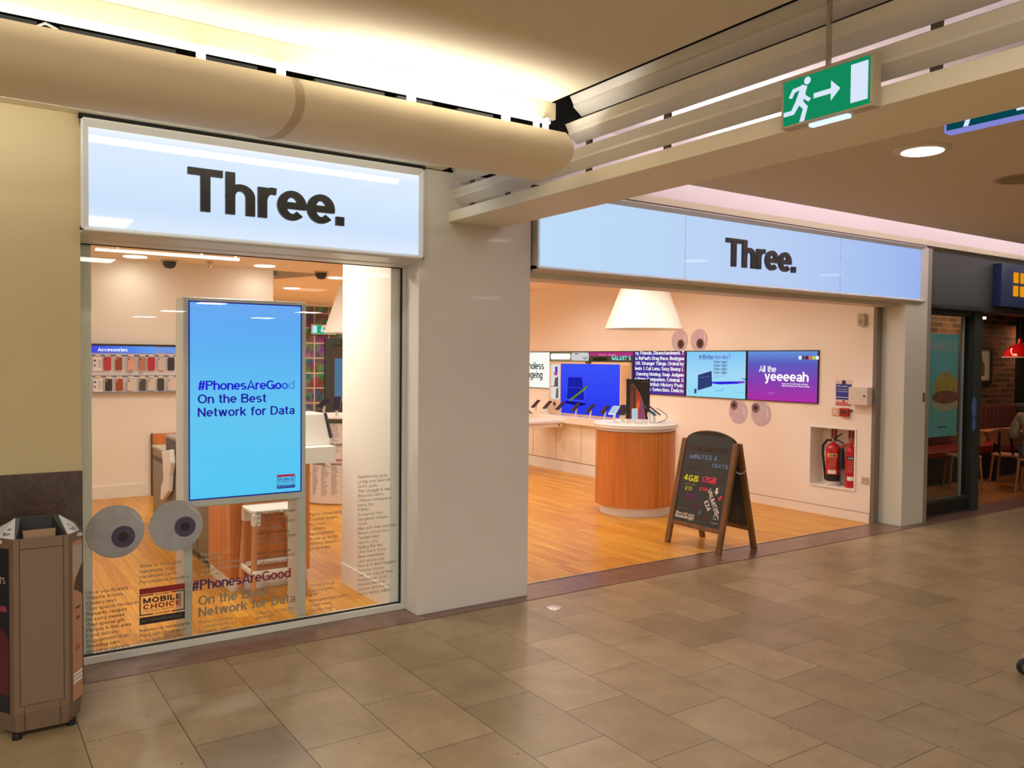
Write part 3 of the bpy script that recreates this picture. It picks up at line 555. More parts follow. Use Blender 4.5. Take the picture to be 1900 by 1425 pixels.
emgrad('sign_face_right', [(0, (196, 226, 255)), (.55, (190, 212, 250)), (.85, (170, 196, 246)), (1, (160, 186, 242))], 'X', 0, 5.0, .94, .015)
shop_sign('shop_sign', .553, 2.565, .592, 2.54, 'large lit white sign above the display window, reading Three. in raised black letters', (), 1.085, 'left')
shop_sign('shop_sign', 3.48, 8.56, 3.525, 8.50, 'long lit pale blue sign above the open shop entrance, reading Three. right of its middle', (5.0, 7.1), 5.468, 'right')

# ------------------------------------------------------------------ display window with its lettering
WF = pb('window_frame', (220, 218, 206), .35)
mb = MB(); mb.box(.556, .632, 5.14, 5.20, .0, 2.345); mb.box(2.528, 2.548, 5.085, 5.17, .045, 2.345); mb.box(.556, 2.548, 5.085, 5.17, .004, .044)
win = struct(mb.build('window_1', WF, bevel=.002))
mb = MB(); mb.box(.558, 2.532, 5.105, 5.118, .045, .054); mb.box(.558, 2.532, 5.105, 5.118, 2.333, 2.346); mb.box(2.518, 2.53, 5.105, 5.118, .054, 2.333)
mb.build('gasket', BLACK, win)
MB().box(.558, 2.52, 5.122, 5.132, .05, 2.34).build('pane', 'window_glass', win)
FG = FY(5.1215)
VG = pb('vinyl_grey', (124, 114, 98), .6); VD = pb('vinyl_dark', (92, 82, 68), .6); VS = pb('vinyl_sand', (150, 138, 112), .6)
def column(lines, x, z0, dz, m, size=.0195, w_=.105, fits=None):
    mb = MB()
    for i, s_ in enumerate(lines):
        if s_: mb.text(FG, s_, x, z0 - dz * i, size, w_, m=m[i % len(m)] if isinstance(m, list) else m, n=3, gap=.065)
    mb.build('window_lettering', None, win)
column(['I love you flowers', 'Theatre tickets', 'Cheeky text', 'That special restaurant', 'Romantic recipes', "I'm sorry memes", 'That special gift', 'Florists in this area', 'Food delivery', 'Engagement rings', 'Wedding cars', 'Wedding planners'], .597, .388, .0302, [VG, VG, VD, VG, VD, VD, VD, VD])
column(['White or rose gold', 'Handmade rings', 'Handmade cards', 'Personalised jewellery'], .872, .501, .031, VG)
column(['Impressive restaurants', 'Pubs with great food', 'Pubs with gardens'], .871, .127, .0305, [VD, VG, VS])
column(['Romantic pubs', 'Swipe right', 'Restaurant reviews', 'Midnight takeaways', 'Dating apps'], 1.21, .528, .031, pb('vinyl_pale', (178, 164, 136), .6))
column(['Romantic poems', 'Cocktail nights out', 'Romantic walks'], 1.2, .119, .029, VS)
column(['Best brunch venues', 'Wedding venues', 'Romantic getaways', 'Cheap flights', 'Mum gift delivery', 'Alternative gift ideas', 'Quirky gift ideas', '', 'Italian restaurants', 'German restaurants', 'Late restaurants', 'Bespoke tailors'], 1.546, .744, .0315, [VD, VG, VG, VS])
column(['Chinese restaurants', 'More fish'], 1.543, .118, .029, VS)
column(['Fancy restaurants', 'Cocktail recipes', '50 ways', 'Cushions', 'Getting better', 'Break-up songs', 'Divorce lawyers', 'Divorce law'], 1.886, .703, .0316, [VG, VG, VS])
column(['Wedding rings', 'Second dates', 'OTP', 'Monogrammed outfits', '12 red roses', 'Eternity rings'], 1.883, .241, .0324, [VS, VS, VD, VG, VG, VG])
column(['Relationship goals', 'Living your best life', 'Outfit goals', 'The struggle is real', 'Bespoke tailors', 'Chinese restaurants', 'More fish', 'FOMO', 'Gorgeous hats', 'Gorgeous venues', 'Goals', 'Men with their own hair', 'Brows before bros', 'Tandem bike', 'Sports cars', 'Spilling the tea', 'Little black dress', 'New underwear', 'Last minute wax', "Pics or it didn't happen", 'Perfume stores', 'Top ten chat-up lines', 'Relationship goals', 'Sexiest perfume', 'Sexiest aftershave', 'Funny dating videos'], 2.218, .921, .0314, [pb('vinyl_fade', (176, 158, 132), .6), VS])
mb = MB(); x = 1.16; s_ = '#PhonesAreGood'; wds = [layout(c, .14, 0, 4)[0] for c in s_]; k = .60 / (sum(wds) + .055 * 13)
for i, (c, wd) in enumerate(zip(s_, wds)):
    t_ = i / 13; col = (int(58 + 92 * t_), int(44 - 18 * t_), int(104 - 40 * t_)); mb.text(FG, c, x, .325 - .017 * t_ * 0, .061, .14, wd * k, m=pb('hash_%d' % i, col, .6), n=5); x += (wd + .055) * k
mb.build('window_lettering', None, win)
mb = MB(); mb.text(FG, 'On the Best', 1.198, .232, .058, .15, .41, m=VS, gap=.05); mb.text(FG, 'Network for Data', 1.198, .162, .058, .15, .594, m=VS, gap=.05); mb.build('window_lettering', None, win)
# award badge on the glass
def award(F, a0, a1, b0, b1, cols, parent, d=0):
    """red strip, black framed box with lettering, dark strip"""
    red, blk, txt2 = cols; W = a1 - a0; H = b1 - b0; mb = MB()
    mb.plate(F, a0, a1, b0 + H * .84, b1, d, d + .0006, red); mb.plate(F, a0, a1, b0, b0 + H * .2, d, d + .0006, blk)
    z0, z1 = b0 + H * .25, b0 + H * .82; t = H * .03
    mb.plate(F, a0, a0 + t, z0, z1, d, d + .0006, blk); mb.plate(F, a1 - t, a1, z0, z1, d, d + .0006, blk)
    mb.plate(F, a0 + t, a0 + W * .3, z1 - t, z1, d, d + .0006, blk); mb.plate(F, a1 - W * .3, a1 - t, z1 - t, z1, d, d + .0006, blk)
    mb.plate(F, a0 + t, a0 + W * .3, z0, z0 + t, d, d + .0006, blk); mb.plate(F, a1 - W * .3, a1 - t, z0, z0 + t, d, d + .0006, blk)
    mb.text(F, 'techradar', a0 + W * .33, z1 - H * .045, H * .05, .12, W * .33, d + .0008, m=blk, n=3)
    mb.text(F, 'MOBILE', a0 + W * .08, b0 + H * .58, H * .15, .2, W * .84, d + .0008, m=blk, n=4); mb.text(F, 'CHOICE', a0 + W * .08, b0 + H * .41, H * .14, .2, W * .84, d + .0008, m=txt2, n=4)
    mb.text(F, 'CONSUMER AWARDS 2018', a0 + W * .08, b0 + H * .345, H * .036, .14, W * .84, d + .0008, m=blk, n=3); mb.text(F, 'WINNER', a0 + W * .34, z0 - H * .01, H * .05, .14, W * .33, d + .0008, m=txt2, n=3)
    mb.text(F, 'BEST NETWORK FOR DATA', a0 + W * .04, b0 + H * .07, H * .065, .1, W * .9, d + .0008, m=VG if blk is BLACK2 else em('badge_pale', (150, 180, 255)), n=3)
    return mb.build('award_badge', None, parent)
BLACK2 = pb('vinyl_black', (44, 36, 32), .6)
award(FG, .871, 1.120, .169, .379, (pb('vinyl_red', (150, 34, 34), .6), BLACK2, pb('vinyl_red2', (140, 40, 36), .6)), win)

# ------------------------------------------------------------------ googly eye stickers
def eye(F, a, b, r, ia, ib, ir, label, group, mats, cut=None, d=0, hl=None):
    white, iris, pup = mats
    def shape(ca, cb, rr, dd, m):
        pts = [(ca + rr * math.cos(t), cb + rr * math.sin(t)) for t in [2 * PI * i / 40 for i in range(40)]]
        if cut: pts = [(x, max(y, cut[1]) if cut[0] == 'low' else min(y, cut[1])) for x, y in pts]
        return MB().poly(F, pts, d + dd, d + dd + .0008, m)
    t = shape(a, b, r, 0, white).build('eyeball_sticker'); tag(t, label, 'eye sticker', group)
    i_ = shape(ia, ib, ir, .001, iris).build('iris', None, t); shape(ia, ib, ir * .45, .002, pup).build('pupil', None, i_)
    if hl: MB().ell(F, hl[0], hl[1], r * .05, r * .4, d + .001, d + .0016, hl[3], 16, hl[2]).build('highlight', None, t)
EW = pb('sticker_grey', (166, 163, 164), .35, noise=.10, nscale=9); EI = pb('iris_violet', (74, 64, 88), .5, noise=.25, nscale=60); EP = pb('pupil_black', (34, 28, 32), .5)
HLG = pb('sticker_hl', (188, 182, 170), .3)
eye(FG, .749, .727, .151, .787, .694, .062, 'left googly eye sticker on the display window glass', 'window eye stickers', (EW, EI, EP), d=.0015, hl=(.86, .80, .75, HLG))
eye(FG, 1.073, .727, .150, 1.122, .716, .06, 'right googly eye sticker on the window glass, overlapping the screen totem', 'window eye stickers', (EW, EI, EP), d=.0015, hl=(1.165, .82, .75, HLG))
EWW = pb('sticker_lilac', (206, 186, 200), .5, noise=.06, nscale=12); EIB = pb('iris_brown', (92, 54, 52), .5, noise=.2, nscale=40); EIG = pb('iris_mauve', (136, 104, 112), .5, noise=.2, nscale=40); HL = pb('sticker_light', (244, 226, 228), .4)
FW = FX(8.149)
eye(FW, -8.05, 2.0, .152, -8.03, 1.955, .062, 'upper wall eye sticker nearer the hanging lamp, brown iris', 'wall eye stickers', (EWW, EIB, EP), ('low', 1.875), hl=(-7.95, 2.05, .15, HL))
eye(FW, -7.70, 2.0, .152, -7.68, 1.96, .064, 'upper wall eye sticker further from the lamp, brown iris', 'wall eye stickers', (EWW, EIB, EP), ('low', 1.875), hl=(-7.60, 2.05, .15, HL))
eye(FW, -7.02, 1.095, .150, -7.09, 1.175, .06, 'lower wall eye sticker under the light blue screen, grey iris', 'wall eye stickers', (EWW, EIG, EP), ('high', 1.235), hl=(-6.93, 1.10, .1, HL))
eye(FW, -6.665, 1.09, .152, -6.75, 1.16, .062, 'lower wall eye sticker under the purple screen, grey iris', 'wall eye stickers', (EWW, EIG, EP), ('high', 1.235), hl=(-6.57, 1.10, .1, HL))

# ------------------------------------------------------------------ screen totem behind the window
t = thing('display_totem', (1.15, 5.28, 0), 'tall grey digital totem with bright blue screen standing behind the window', 'totem')
TG = pb('totem_grey', (206, 206, 196), .4); TL = pb('totem_light', (214, 212, 204), .4)
mb = MB(); mb.box(1.148, 1.918, 5.28, 5.49, .795, 2.085); mb.build('housing', TG, t, bevel=.008)
for x0 in (1.148, 1.866): MB().box(x0, x0 + .052, 5.28, 5.49, 0, .795).build('leg', TG, t, bevel=.004)
emgrad('totem_screen', [(0, (84, 208, 255)), (.45, (104, 206, 255)), (.8, (100, 184, 255)), (1, (112, 176, 255))], 'Z', .85, 2.06, .95)
scr = MB().box(1.182, 1.882, 5.276, 5.28, .845, 2.058).build('screen', 'totem_screen', t)
mb = MB(); mb.frame(FY(5.2755), 1.178, 1.886, .841, 2.062, .007, 0, .002); mb.build('bezel', em('bezel_blue', (12, 14, 150), .7), scr)
FK = FY(5.2745); TB = em('screen_navy', (26, 30, 170), .9); mb = MB()
x = 1.232; s_ = '#PhonesAreGood'; wds = [layout(c, .145, 0, 6)[0] for c in s_]; k = .605 / (sum(wds) + .05 * 13)
for i, (c, wd) in enumerate(zip(s_, wds)):
    mb.text(FK, c, x, 1.517, .058, .145, wd * k, m=em('hashblue_%d' % max(0, i - 11), ((34, 30, 225), (40, 110, 236), (84, 165, 246))[max(0, i - 11)], .9), n=6); x += (wd + .05) * k
mb.text(FK, 'On the Best', 1.232, 1.435, .056, .14, .42, m=TB, n=6, gap=.05); mb.text(FK, 'Network for Data', 1.232, 1.353, .056, .14, .605, m=TB, n=6, gap=.06)
mb.build('lettering', None, scr)
award(FK, 1.722, 1.842, .872, .962, (em('badge_red', (200, 30, 70), .8), em('badge_navy', (24, 24, 130), .8), em('badge_purple', (110, 30, 150), .8)), scr)

# ------------------------------------------------------------------ back wall of the shop: accessories
t = thing('accessory_rack', (1.33, 11, 1.28), 'white slatted accessory rack with blue Accessories header on the shop back wall', 'display rack')
MB().box(1.2, 2.62, 10.965, 11.0, 1.285, 1.845).build('back_panel', pb('rack_white', (232, 228, 240), .5), t)
MB().box(1.2, 2.62, 10.93, 11.0, 1.845, 1.868).build('canopy', pb('rack_dark', (30, 30, 34), .5), t)
MB().box(1.2, 2.62, 10.92, 11.0, 1.276, 1.286).build('shelf_lip', pb('lip_grey', (150, 148, 146), .4), t)
emgrad('header_blue', [(0, (60, 60, 225)), (.4, (80, 120, 235)), (.9, (100, 160, 245)), (1, (90, 140, 220))], 'X', .0, .78, 1.0)
hd = MB().box(1.30, 2.065, 10.94, 10.965, 1.762, 1.842).build('header', 'header_blue', t)
MB().text(FY(10.939), 'Accessories', 1.412, 1.778, .042, .15, .325, m=em('header_white', (255, 255, 255), 1.1), n=5, gap=.05).build('lettering', None, hd)
MB().box(2.088, 2.62, 10.94, 10.965, 1.768, 1.836).build('header', em('header_pale', (120, 160, 240), .9), t)
for z in (1.725, 1.475):
    MB().box(1.2, 2.62, 10.955, 10.966, z, z + .01).build('rail', pb('rail_navy', (60, 66, 110), .5), t)
cases = [(1.41, 0, 'card', 'white card accessory pack at the left end of the rack, top row'), (1.517, (196, 48, 62), 'case', 'red phone case, second pack of the top row under Accessories'), (1.638, (156, 72, 38), 'tray', 'brown leather phone case in white tray, top row'), (1.773, (232, 170, 160), 'box', 'pink phone case, top row between brown and tan'), (1.900, (190, 130, 108), 'box', 'tan phone case, top row right of the pink one'), (2.007, (196, 40, 58), 'case', 'red phone case further right in the top row'), (2.117, (214, 204, 198), 'clear', 'clear phone case pack in the top row'), (2.235, (52, 50, 52), 'case', 'black phone case pack, last visible in the top row')]
cases2 = [(1.412, 0, 'card', 'white card accessory pack at the left end of the rack, bottom row'), (1.528, (46, 40, 40), 'tray', 'black phone case in white tray, bottom row left'), (1.645, (166, 72, 36), 'tray', 'brown leather phone case in white tray, bottom row'), (1.770, (224, 214, 204), 'box', 'cream phone case, bottom row fourth from left'), (1.904, (72, 76, 78), 'tray', 'dark grey phone case, middle of the bottom row'), (2.005, (220, 212, 206), 'clear', 'clear rounded phone case, bottom row right of the dark grey'), (2.114, (62, 62, 60), 'case', 'charcoal phone case pack, bottom row second from right'), (2.232, (228, 212, 204), 'box', 'pale pink phone case, bottom row right end')]
for row, zc, gname in ((cases, 1.63, 'phone cases in the top row'), (cases2, 1.375, 'phone cases in the bottom row')):
    for x, col, kind, lab in row:
        c = thing('phone_case', (x, 10.95, zc), lab, 'phone case', gname); Fc = FY(10.93 if kind == 'box' else 10.945); Hh = .078 if row is cases else .072
        cm = pb('case_%d_%d_%d' % col, col, .4) if col else None
        if kind == 'card':
            MB().plate(Fc, x - .05, x + .05, zc - Hh - .01, zc + Hh + .005, -.006, 0).build('card', WHITE, c)
            mb = MB(); mb.ell(Fc, x - .03, zc + .035, .013, m=pb('card_blue', (70, 80, 130), .5), d1=.001); mb.poly(Fc, [(x - .045, zc - .012), (x - .015, zc - .012), (x - .03, zc - .04)], 0, .001, pb('card_dark', (70, 68, 78), .5)); mb.rpoly(Fc, x + .005, x + .04, zc - .05, zc + .05, .008, 0, .001, pb('card_silver', (205, 210, 212), .4)); mb.build('print', None, c)
        else:
            if kind == 'tray': MB().rpoly(Fc, x - .048, x + .044, zc - Hh - .012, zc + Hh + .008, .006, -.008, 0).build('tray', WHITE, c)
            body = MB().rpoly(Fc, x - .039, x + .039, zc - Hh, zc + Hh, .012, 0, .012 if kind != 'box' else .03).build('shell', cm, c)
            MB().rpoly(Fc, x - .032, x - .02, zc + Hh - .035, zc + Hh - .012, .005, .012 if kind != 'box' else .03, .0128 if kind != 'box' else .0308).build('camera_hole', pb('cam_hole', (230, 190, 170), .4) if kind == 'tray' else pb('cam_dark', (70, 60, 60), .4), body)
        MB().plate(Fc, x - .028, x + .032, zc + Hh + .012, zc + Hh + .034, 0, .002).build('price_tag', pb('tag_cream', (236, 226, 200), .5), c)
# till area
t = thing('wood_back_panel', (2.0, 10.97, 0), 'orange wooden panel low on the shop back wall behind the till', 'panel')
MB().box(2.02, 3.2, 10.96, 10.983, 0, .765).build('board', 'cherry', t)
MB().box(2.005, 2.02, 10.95, 10.985, 0, .77).build('edge_trim', pb('edge_dark', (60, 44, 30), .5), t)
t = thing('till_counter', (1.7, 6.8, 0), 'grey till counter with black top running back into the shop behind the totem', 'counter')
TC1 = pb('till_grey', (142, 130, 112), .5); TC2 = pb('till_grey2', (120, 110, 96), .5)
MB().box(1.70, 2.3, 6.85, 8.55, .06, .94).build('cabinet', TC2, t, bevel=.004); MB().box(1.70, 2.3, 8.56, 9.2, .06, .78).build('cabinet', TC1, t, bevel=.004)
MB().box(1.69, 2.31, 6.83, 8.56, .94, .965).build('worktop', pb('till_top', (150, 142, 134), .35), t)
MB().box(1.69, 2.31, 8.57, 9.21, .78, .80).build('worktop', pb('till_top2', (170, 160, 146), .35), t)
MB().box(1.72, 2.28, 6.9, 9.15, 0, .06).build('plinth', BLACK, t)
for y in (7.3, 7.9): MB().box(1.697, 1.70, y, y + .008, .08, .93).build('door_seam', BLACK, t)
MB().box(1.695, 1.70, 8.58, 9.18, .66, .70).build('handle_slot', BLACK, t)
MB().box(1.694, 1.70, 8.02, 8.53, .62, .93).build('dark_flap', pb('flap_dark', (58, 56, 52), .5), t)
# paper bag hung on the till side
mb = MB(); pr = [(8.50, .80), (8.12, .86), (8.08, .74), (8.16, .60), (8.2, .46), (8.46, .34), (8.56, .33), (8.52, .46), (8.42, .55), (8.44, .70)]
mb.poly(FX(1.69), [(-y, z) for y, z in pr], 0, .045); o = mb.build('paper_bag', pb('paper_white', (246, 244, 242), .7), bevel=.008); tag(o, 'crumpled white paper bag hanging on the grey till side', 'bag')

# wooden counter with white top behind the totem, stool in front
t = thing('wood_counter', (1.65, 6.1, 0), 'orange wood counter with thick white top behind the totem legs', 'counter')
MB().box(1.655, 2.26, 6.13, 6.75, .095, .92).build('body', 'cherry', t, bevel=.004)
MB().box(1.665, 2.25, 6.14, 6.74, 0, .095).build('plinth', WHITE, t)
MB().rpoly(Fr((0, 0, .92), (1, 0, 0), (0, 1, 0)), 1.58, 2.44, 6.04, 6.8, .03, 0, .12).build('top', WHITE, t)
t = thing('tablet_wedge', (2.3, 6.4, 1.04), 'white wedge-shaped display block on the white counter top, right of the totem', 'display block')
MB().poly(Fr((0, 6.2, 1.04), (1, 0, 0), (0, 0, 1)), [(2.05, 0), (2.46, 0), (2.40, .25), (2.14, .25)], -.3, .0).build('block', WHITE, t, bevel=.01)
mb = MB(); mb.poly(Fr((0, 6.195, 1.04), (1, 0, 0), (0, 0, 1)), [(2.405, .25), (2.418, .25), (2.468, .06), (2.455, .05)], -.08, .002); mb.build('tablet_edge', pb('tablet_blue', (60, 66, 96), .3), t)
t = thing('wooden_stool', (1.9, 5.95, 0), 'white seated stool with pale wooden legs in front of the wood counter', 'stool')
MB().rpoly(Fr((0, 0, .615), (1, 0, 0), (0, 1, 0)), 1.72, 2.10, 5.80, 6.10, .05, 0, .03).build('seat', WHITE, t, bevel=.01)
for (sx, sy) in ((0, 0), (1, 0), (0, 1), (1, 1)):
    xt, yt = (1.755, 2.065)[sx], (5.835, 6.07)[sy]; xb, yb = (1.72, 2.10)[sx], (5.79, 6.10)[sy]
    lg = MB().cyl((xb, yb, 0), (xt, yt, .615), .019, .024, 12).build('leg', 'stool_wood', t, smooth=True)
    MB().box(xt - .028, xt + .028, yt - .028, yt + .028, .53, .615).build('bracket', WHITE, lg, bevel=.006)
mb = MB(); pts = [(1.735 + (.345 if a in (1, 2) else 0), 5.80 + (.28 if a in (2, 3) else 0)) for a in range(4)]
mb.frame(Fr((0, 0, .2), (1, 0, 0), (0, 1, 0)), 1.715, 2.105, 5.775, 6.115, .022, -.02, .02); mb.build('foot_ring', WHITE, t, bevel=.012)

# round counter with printed white wrap, deep in the shop
def display_phone(base, yaw, label, group, size=1, white=False, cable_=False, tilt=42):
    c = thing('display_phone', base, label, 'phone', group); b = Vector(base); d = Vector((math.cos(yaw), math.sin(yaw), 0)); s_ = Vector((-d.y, d.x, 0)); Z = Vector((0, 0, 1))
    mb = MB(); mb.tube([b, b + Z * .05 * size, b + Z * .085 * size - d * .012, b + Z * .115 * size - d * .004], [.017, .015, .015, .018], 10); mb.lathe(b, [(.03, 0), (.03, .004), (.018, .01)], 16); mb.build('stand', WHITE, c, smooth=True)
    ti = math.radians(tilt); up = (Z * math.sin(ti) - d * math.cos(ti)); Fp = Fr(b + Z * .125 * size, s_, up); 
    if Fp.n.dot(d) < 0: Fp = Fr(b + Z * .125 * size, -s_, up)
    bd = MB().rpoly(Fp, -.038 * size, .038 * size, -.077 * size, .077 * size, .01, 0, .010).build('handset', WHITE if white else pb('phone_black', (26, 26, 32), .25), c)
    MB().rpoly(Fp, -.034 * size, .034 * size, -.070 * size, .070 * size, .007, .010, .011).build('screen', em('phone_lit', (190, 220, 240), .8) if white else pb('phone_screen', (36, 40, 60), .1), bd)
    if cable_:
        q = Fp.P(0, .06 * size, -.004); MB().tube([q, q - d * .05 + Z * .0, q - d * .11 - Z * .04, q - d * .12 - Z * .09, q - d * .06 - Vector((0, 0, q.z - b.z - .006))], .003, 6).build('cable', pb('cord_dark', (60, 54, 50), .5), c, smooth=True)
    return c
tc = (3.90, 9.55)
t = thing('printed_counter', (*tc, 0), 'round white counter wrapped in small printed words beside the white column, deep in the shop', 'counter')
WRAP = pb('wrap_white', (236, 226, 226), .5)
MB().lathe((*tc, 0), [(.44, .0), (.46, .02), (.46, .96)], 48, WRAP).build('drum', None, t, smooth=True)
MB().lathe((*tc, 0), [(.46, .96), (.475, .965), (.475, 1.0), (.47, 1.01)], 48).build('dark_rim', pb('rim_green', (54, 60, 40), .4), t, smooth=True)
MB().lathe((*tc, 0), [(.475, 1.011), (.48, 1.015), (.48, 1.03), (0, 1.03)], 48).build('top', WHITE, t, smooth=True)
mb = MB(); WI = pb('wrap_ink', (90, 80, 84), .6); WRD = pb('wrap_red', (170, 60, 90), .6)
for k_ in range(9):
    an = math.radians(182 + k_ * 15); ce = Vector((tc[0] + .462 * math.cos(an), tc[1] + .462 * math.sin(an), 0)); Fd = Fr(ce, (-math.sin(an), math.cos(an), 0), (0, 0, 1))
    z = .93; i = 0
    while z > .1:
        big = k_ % 2 == 0 and i in (9, 16, 17)
        mb.text(Fd, random.choice(['Unlimited', 'data', 'Roaming', 'Cheeky text', 'Memes', 'Go Binge', 'Late trains', 'Goals', 'Fish pie', 'Sports', 'Cat lens']), -.055, z - (.03 if big else 0), .03 if big else .013, .14 if big else .1, None, .0015, m=WRD if big and i == 16 else WI, n=2)
        z -= .05 if big else .022; i += 1
mb.build('lettering', None, t)
display_phone((3.60, 9.32, 1.03), math.radians(215), 'dark phone on white stand on the printed round counter, nearest the photo mural', 'phones on the printed counter', 1.25, tilt=25)
display_phone((3.72, 9.22, 1.03), math.radians(235), 'dark phone on white stand on the printed round counter, next to the white column', 'phones on the printed counter', 1.25, tilt=55)
# photo mural, door and small exit sign far back
t = thing('photo_mural', (3.6, 17.6, .4), 'mural of many small photographs covering the far shop wall', 'mural')
MB().box(3.6, 8.1, 17.57, 17.595, .3, 2.85).build('print', 'mural', t)
t = thing('dark_doorway', (7.4, 17.55, 0), 'dark framed glass door in the photo mural, beside the white column', 'door')
mb = MB(); mb.frame(FY(17.56), 6.80, 8.05, .0, 2.16, .14, 0, .04); mb.build('frame', pb('door_green', (44, 54, 48), .4), t)
MB().box(6.94, 7.91, 17.55, 17.57, .1, 2.0).build('glass', pb('door_glass', (58, 50, 46), .15), t)
MB().box(7.03, 7.25, 17.535, 17.55, .75, 1.72).build('poster', em('door_poster', (110, 150, 190), .6), t)
def exit_sign(name, F, a0, a1, b0, b1, label, flip=False, k=.75, depth=.05, parent_group='exit signs', strip=True, fm=None):
    t = thing(name, F.P((a0 + a1) / 2, b0, -depth / 2), label, 'exit sign', parent_group); W = a1 - a0; H = b1 - b0
    EGF = fm or pb('exit_frame', (196, 180, 156), .45); mb = MB(); mb.plate(F, a0, a1, b0, b1, -depth, -.006); mb.frame(F, a0, a1, b0, b1, W * .025, -.006, .004); mb.build('housing', EGF, t, bevel=.003)
    fc = MB().plate(F, a0 + W * .025, a1 - W * .025, b0 + W * .025, b1 - W * .025, -.006, .0005).build('face', em('exit_green_' + name, (22, 156, 104) if strip or flip else (20, 140, 160), k), t)
    EW_ = em('exit_white', (222, 236, 255), .95); X = lambda x: a0 + W * ((1 - x) if flip else x); Y = lambda y: b0 + H * y
    d0, d1 = .0008, .0016
    mb = MB(); mb.poly(F, [(X(x), Y(y)) for x, y in ((.775, .15), (.95, .15), (.95, .87), (.775, .87))], d0, d1, EW_); mb.build('door_symbol', None, fc)
    mb = MB()
    if flip: mb.poly(F, [(X(x), Y(y)) for x, y in ((.53, .8), (.6, .8), (.6, .45), (.66, .45), (.565, .18), (.47, .45), (.53, .45))], d0, d1, EW_)
    else: mb.poly(F, [(X(x), Y(y)) for x, y in ((.375, .45), (.565, .45), (.565, .31), (.665, .50), (.565, .70), (.565, .55), (.375, .55))], d0, d1, EW_)
    mb.build('arrow', None, fc)
    mb = MB(); mb.ell(F, X(.30), Y(.845), W * .037, H * .075, d0, d1, EW_, 24)
    for pl in (((.235, .80), (.30, .74), (.245, .40), (.165, .48)), ((.255, .78), (.13, .76), (.085, .60), (.125, .575), (.155, .68), (.22, .70)), ((.27, .70), (.285, .56), (.345, .47), (.315, .42), (.245, .53), (.23, .62)),
               ((.17, .50), (.12, .33), (.03, .33), (.03, .24), (.15, .24), (.22, .42)), ((.20, .42), (.255, .30), (.215, .06), (.27, .06), (.31, .33), (.245, .48))):
        mb.poly(F, [(X(x), Y(y)) for x, y in pl], d0, d1 + random.uniform(0, 2e-4), EW_)
    mb.build('running_figure', None, fc)
    if strip: MB().plate(F, a0 + W * .30, a0 + W * .72, b0 - .012, b0, -depth + .012, -.012).build('lamp_strip', em('exit_lamp', (200, 220, 255), 1.4), t)
    return t
exit_sign('exit_sign', FX(2.70), -2.135, -1.745, 2.632, 2.822, 'green running figure exit sign with arrow, hung in front of the louvres')
exit_sign('exit_sign_far', FX(3.38), -1.86, -1.50, 2.665, 2.84, 'second exit sign with lilac frame edge, mostly hidden behind the cream beam', k=.22, strip=False, fm=em('exit_lilac', (136, 140, 220), .9))
exit_sign('exit_sign_shop', FY(17.5), 6.47, 7.05, 2.24, 2.46, 'small lit green exit sign over the photo mural inside the shop', flip=True, k=1.3, strip=False)
MB().box(6.7, 6.8, 17.45, 17.57, 2.40, 2.44).build('bracket', WHITE, bpy.data.objects['exit_sign_shop'])
for o in list(bpy.data.objects):
    if o.name in ('exit_sign_far', 'exit_sign_shop'): o.name = 'exit_sign'
hg = MB().box(2.72, 2.735, 1.94, 1.955, 2.82, 3.10).build('rod', STEEL, bpy.data.objects['exit_sign'])

# ------------------------------------------------------------------ wall screens, right-hand shop wall
FS = FX(8.127)
def screen(y_hi, label, pic, z0=1.262, z1=1.852):
    """y_hi: the far end; 1.02 m wide panel"""
    t = thing('wall_screen', (8.15, y_hi - .51, z0), label, 'screen', 'screens along the shop wall'); a0, a1 = -y_hi, -y_hi + 1.018
    MB().plate(FX(8.15), a0, a1, z0 - .008, z1 + .012, 0, .02).build('bezel', BLACK, t)
    p = MB().plate(FX(8.13), a0 + .012, a1 - .012, z0, z1, 0, .003).build('picture', pic, t)
    return p
EMW = em('scr_white', (255, 255, 252), 1.0); EMK = em('scr_ink', (52, 46, 60), .6)
p = screen(11.985, 'white wall screen showing the words ndless and geing, beside the grey pillar', em('scr_paper', (250, 252, 244), 1.0))
mb = MB(); mb.text(FS, 'Endless', -11.66, 1.565, .125, .14, .525, 0, m=EMK, n=5, gap=.05); mb.text(FS, 'ageing', -11.60, 1.415, .125, .14, .425, 0, m=EMK, n=5, gap=.05); mb.build('lettering', None, p)
p = screen(10.965, 'wall screen with white shapes, mostly hidden behind the blue promotional panel', em('scr_olive', (176, 160, 110), .55))
mb = MB(); mb.rpoly(FS, -10.95, -10.42, 1.735, 1.83, .04, 0, .001, EMW); mb.rpoly(FS, -10.40, -9.955, 1.72, 1.845, .05, 0, .001, em('scr_pale', (216, 216, 220), .9))
mb.plate(FS, -10.31, -10.22, 1.82, 1.832, .001, .002, EMK); mb.text(FS, 'igo', -10.1, 1.745, .045, .11, .12, .0015, m=em('scr_violet', (110, 60, 150), .7)); mb.plate(FS, -10.95, -10.9, 1.3, 1.7, 0, .001, em('scr_yellow', (200, 190, 70), .7)); mb.plate(FS, -10.945, -10.91, 1.45, 1.6, .001, .002, EMK); mb.build('artwork', None, p)
p = screen(9.955, 'wall screen with magenta band and glowing GALAXY S words, behind the promotional panel', em('scr_dusk', (110, 92, 70), .55))
mb = MB(); mb.plate(FS, -9.94, -8.96, 1.79, 1.85, 0, .001, em('scr_magenta', (200, 60, 140), .75)); mb.plate(FS, -9.86, -9.52, 1.72, 1.77, 0, .001, em('scr_moss', (60, 60, 24), .5)); mb.plate(FS, -9.02, -8.96, 1.4, 1.79, 0, .001, em('scr_brown', (120, 84, 60), .5))
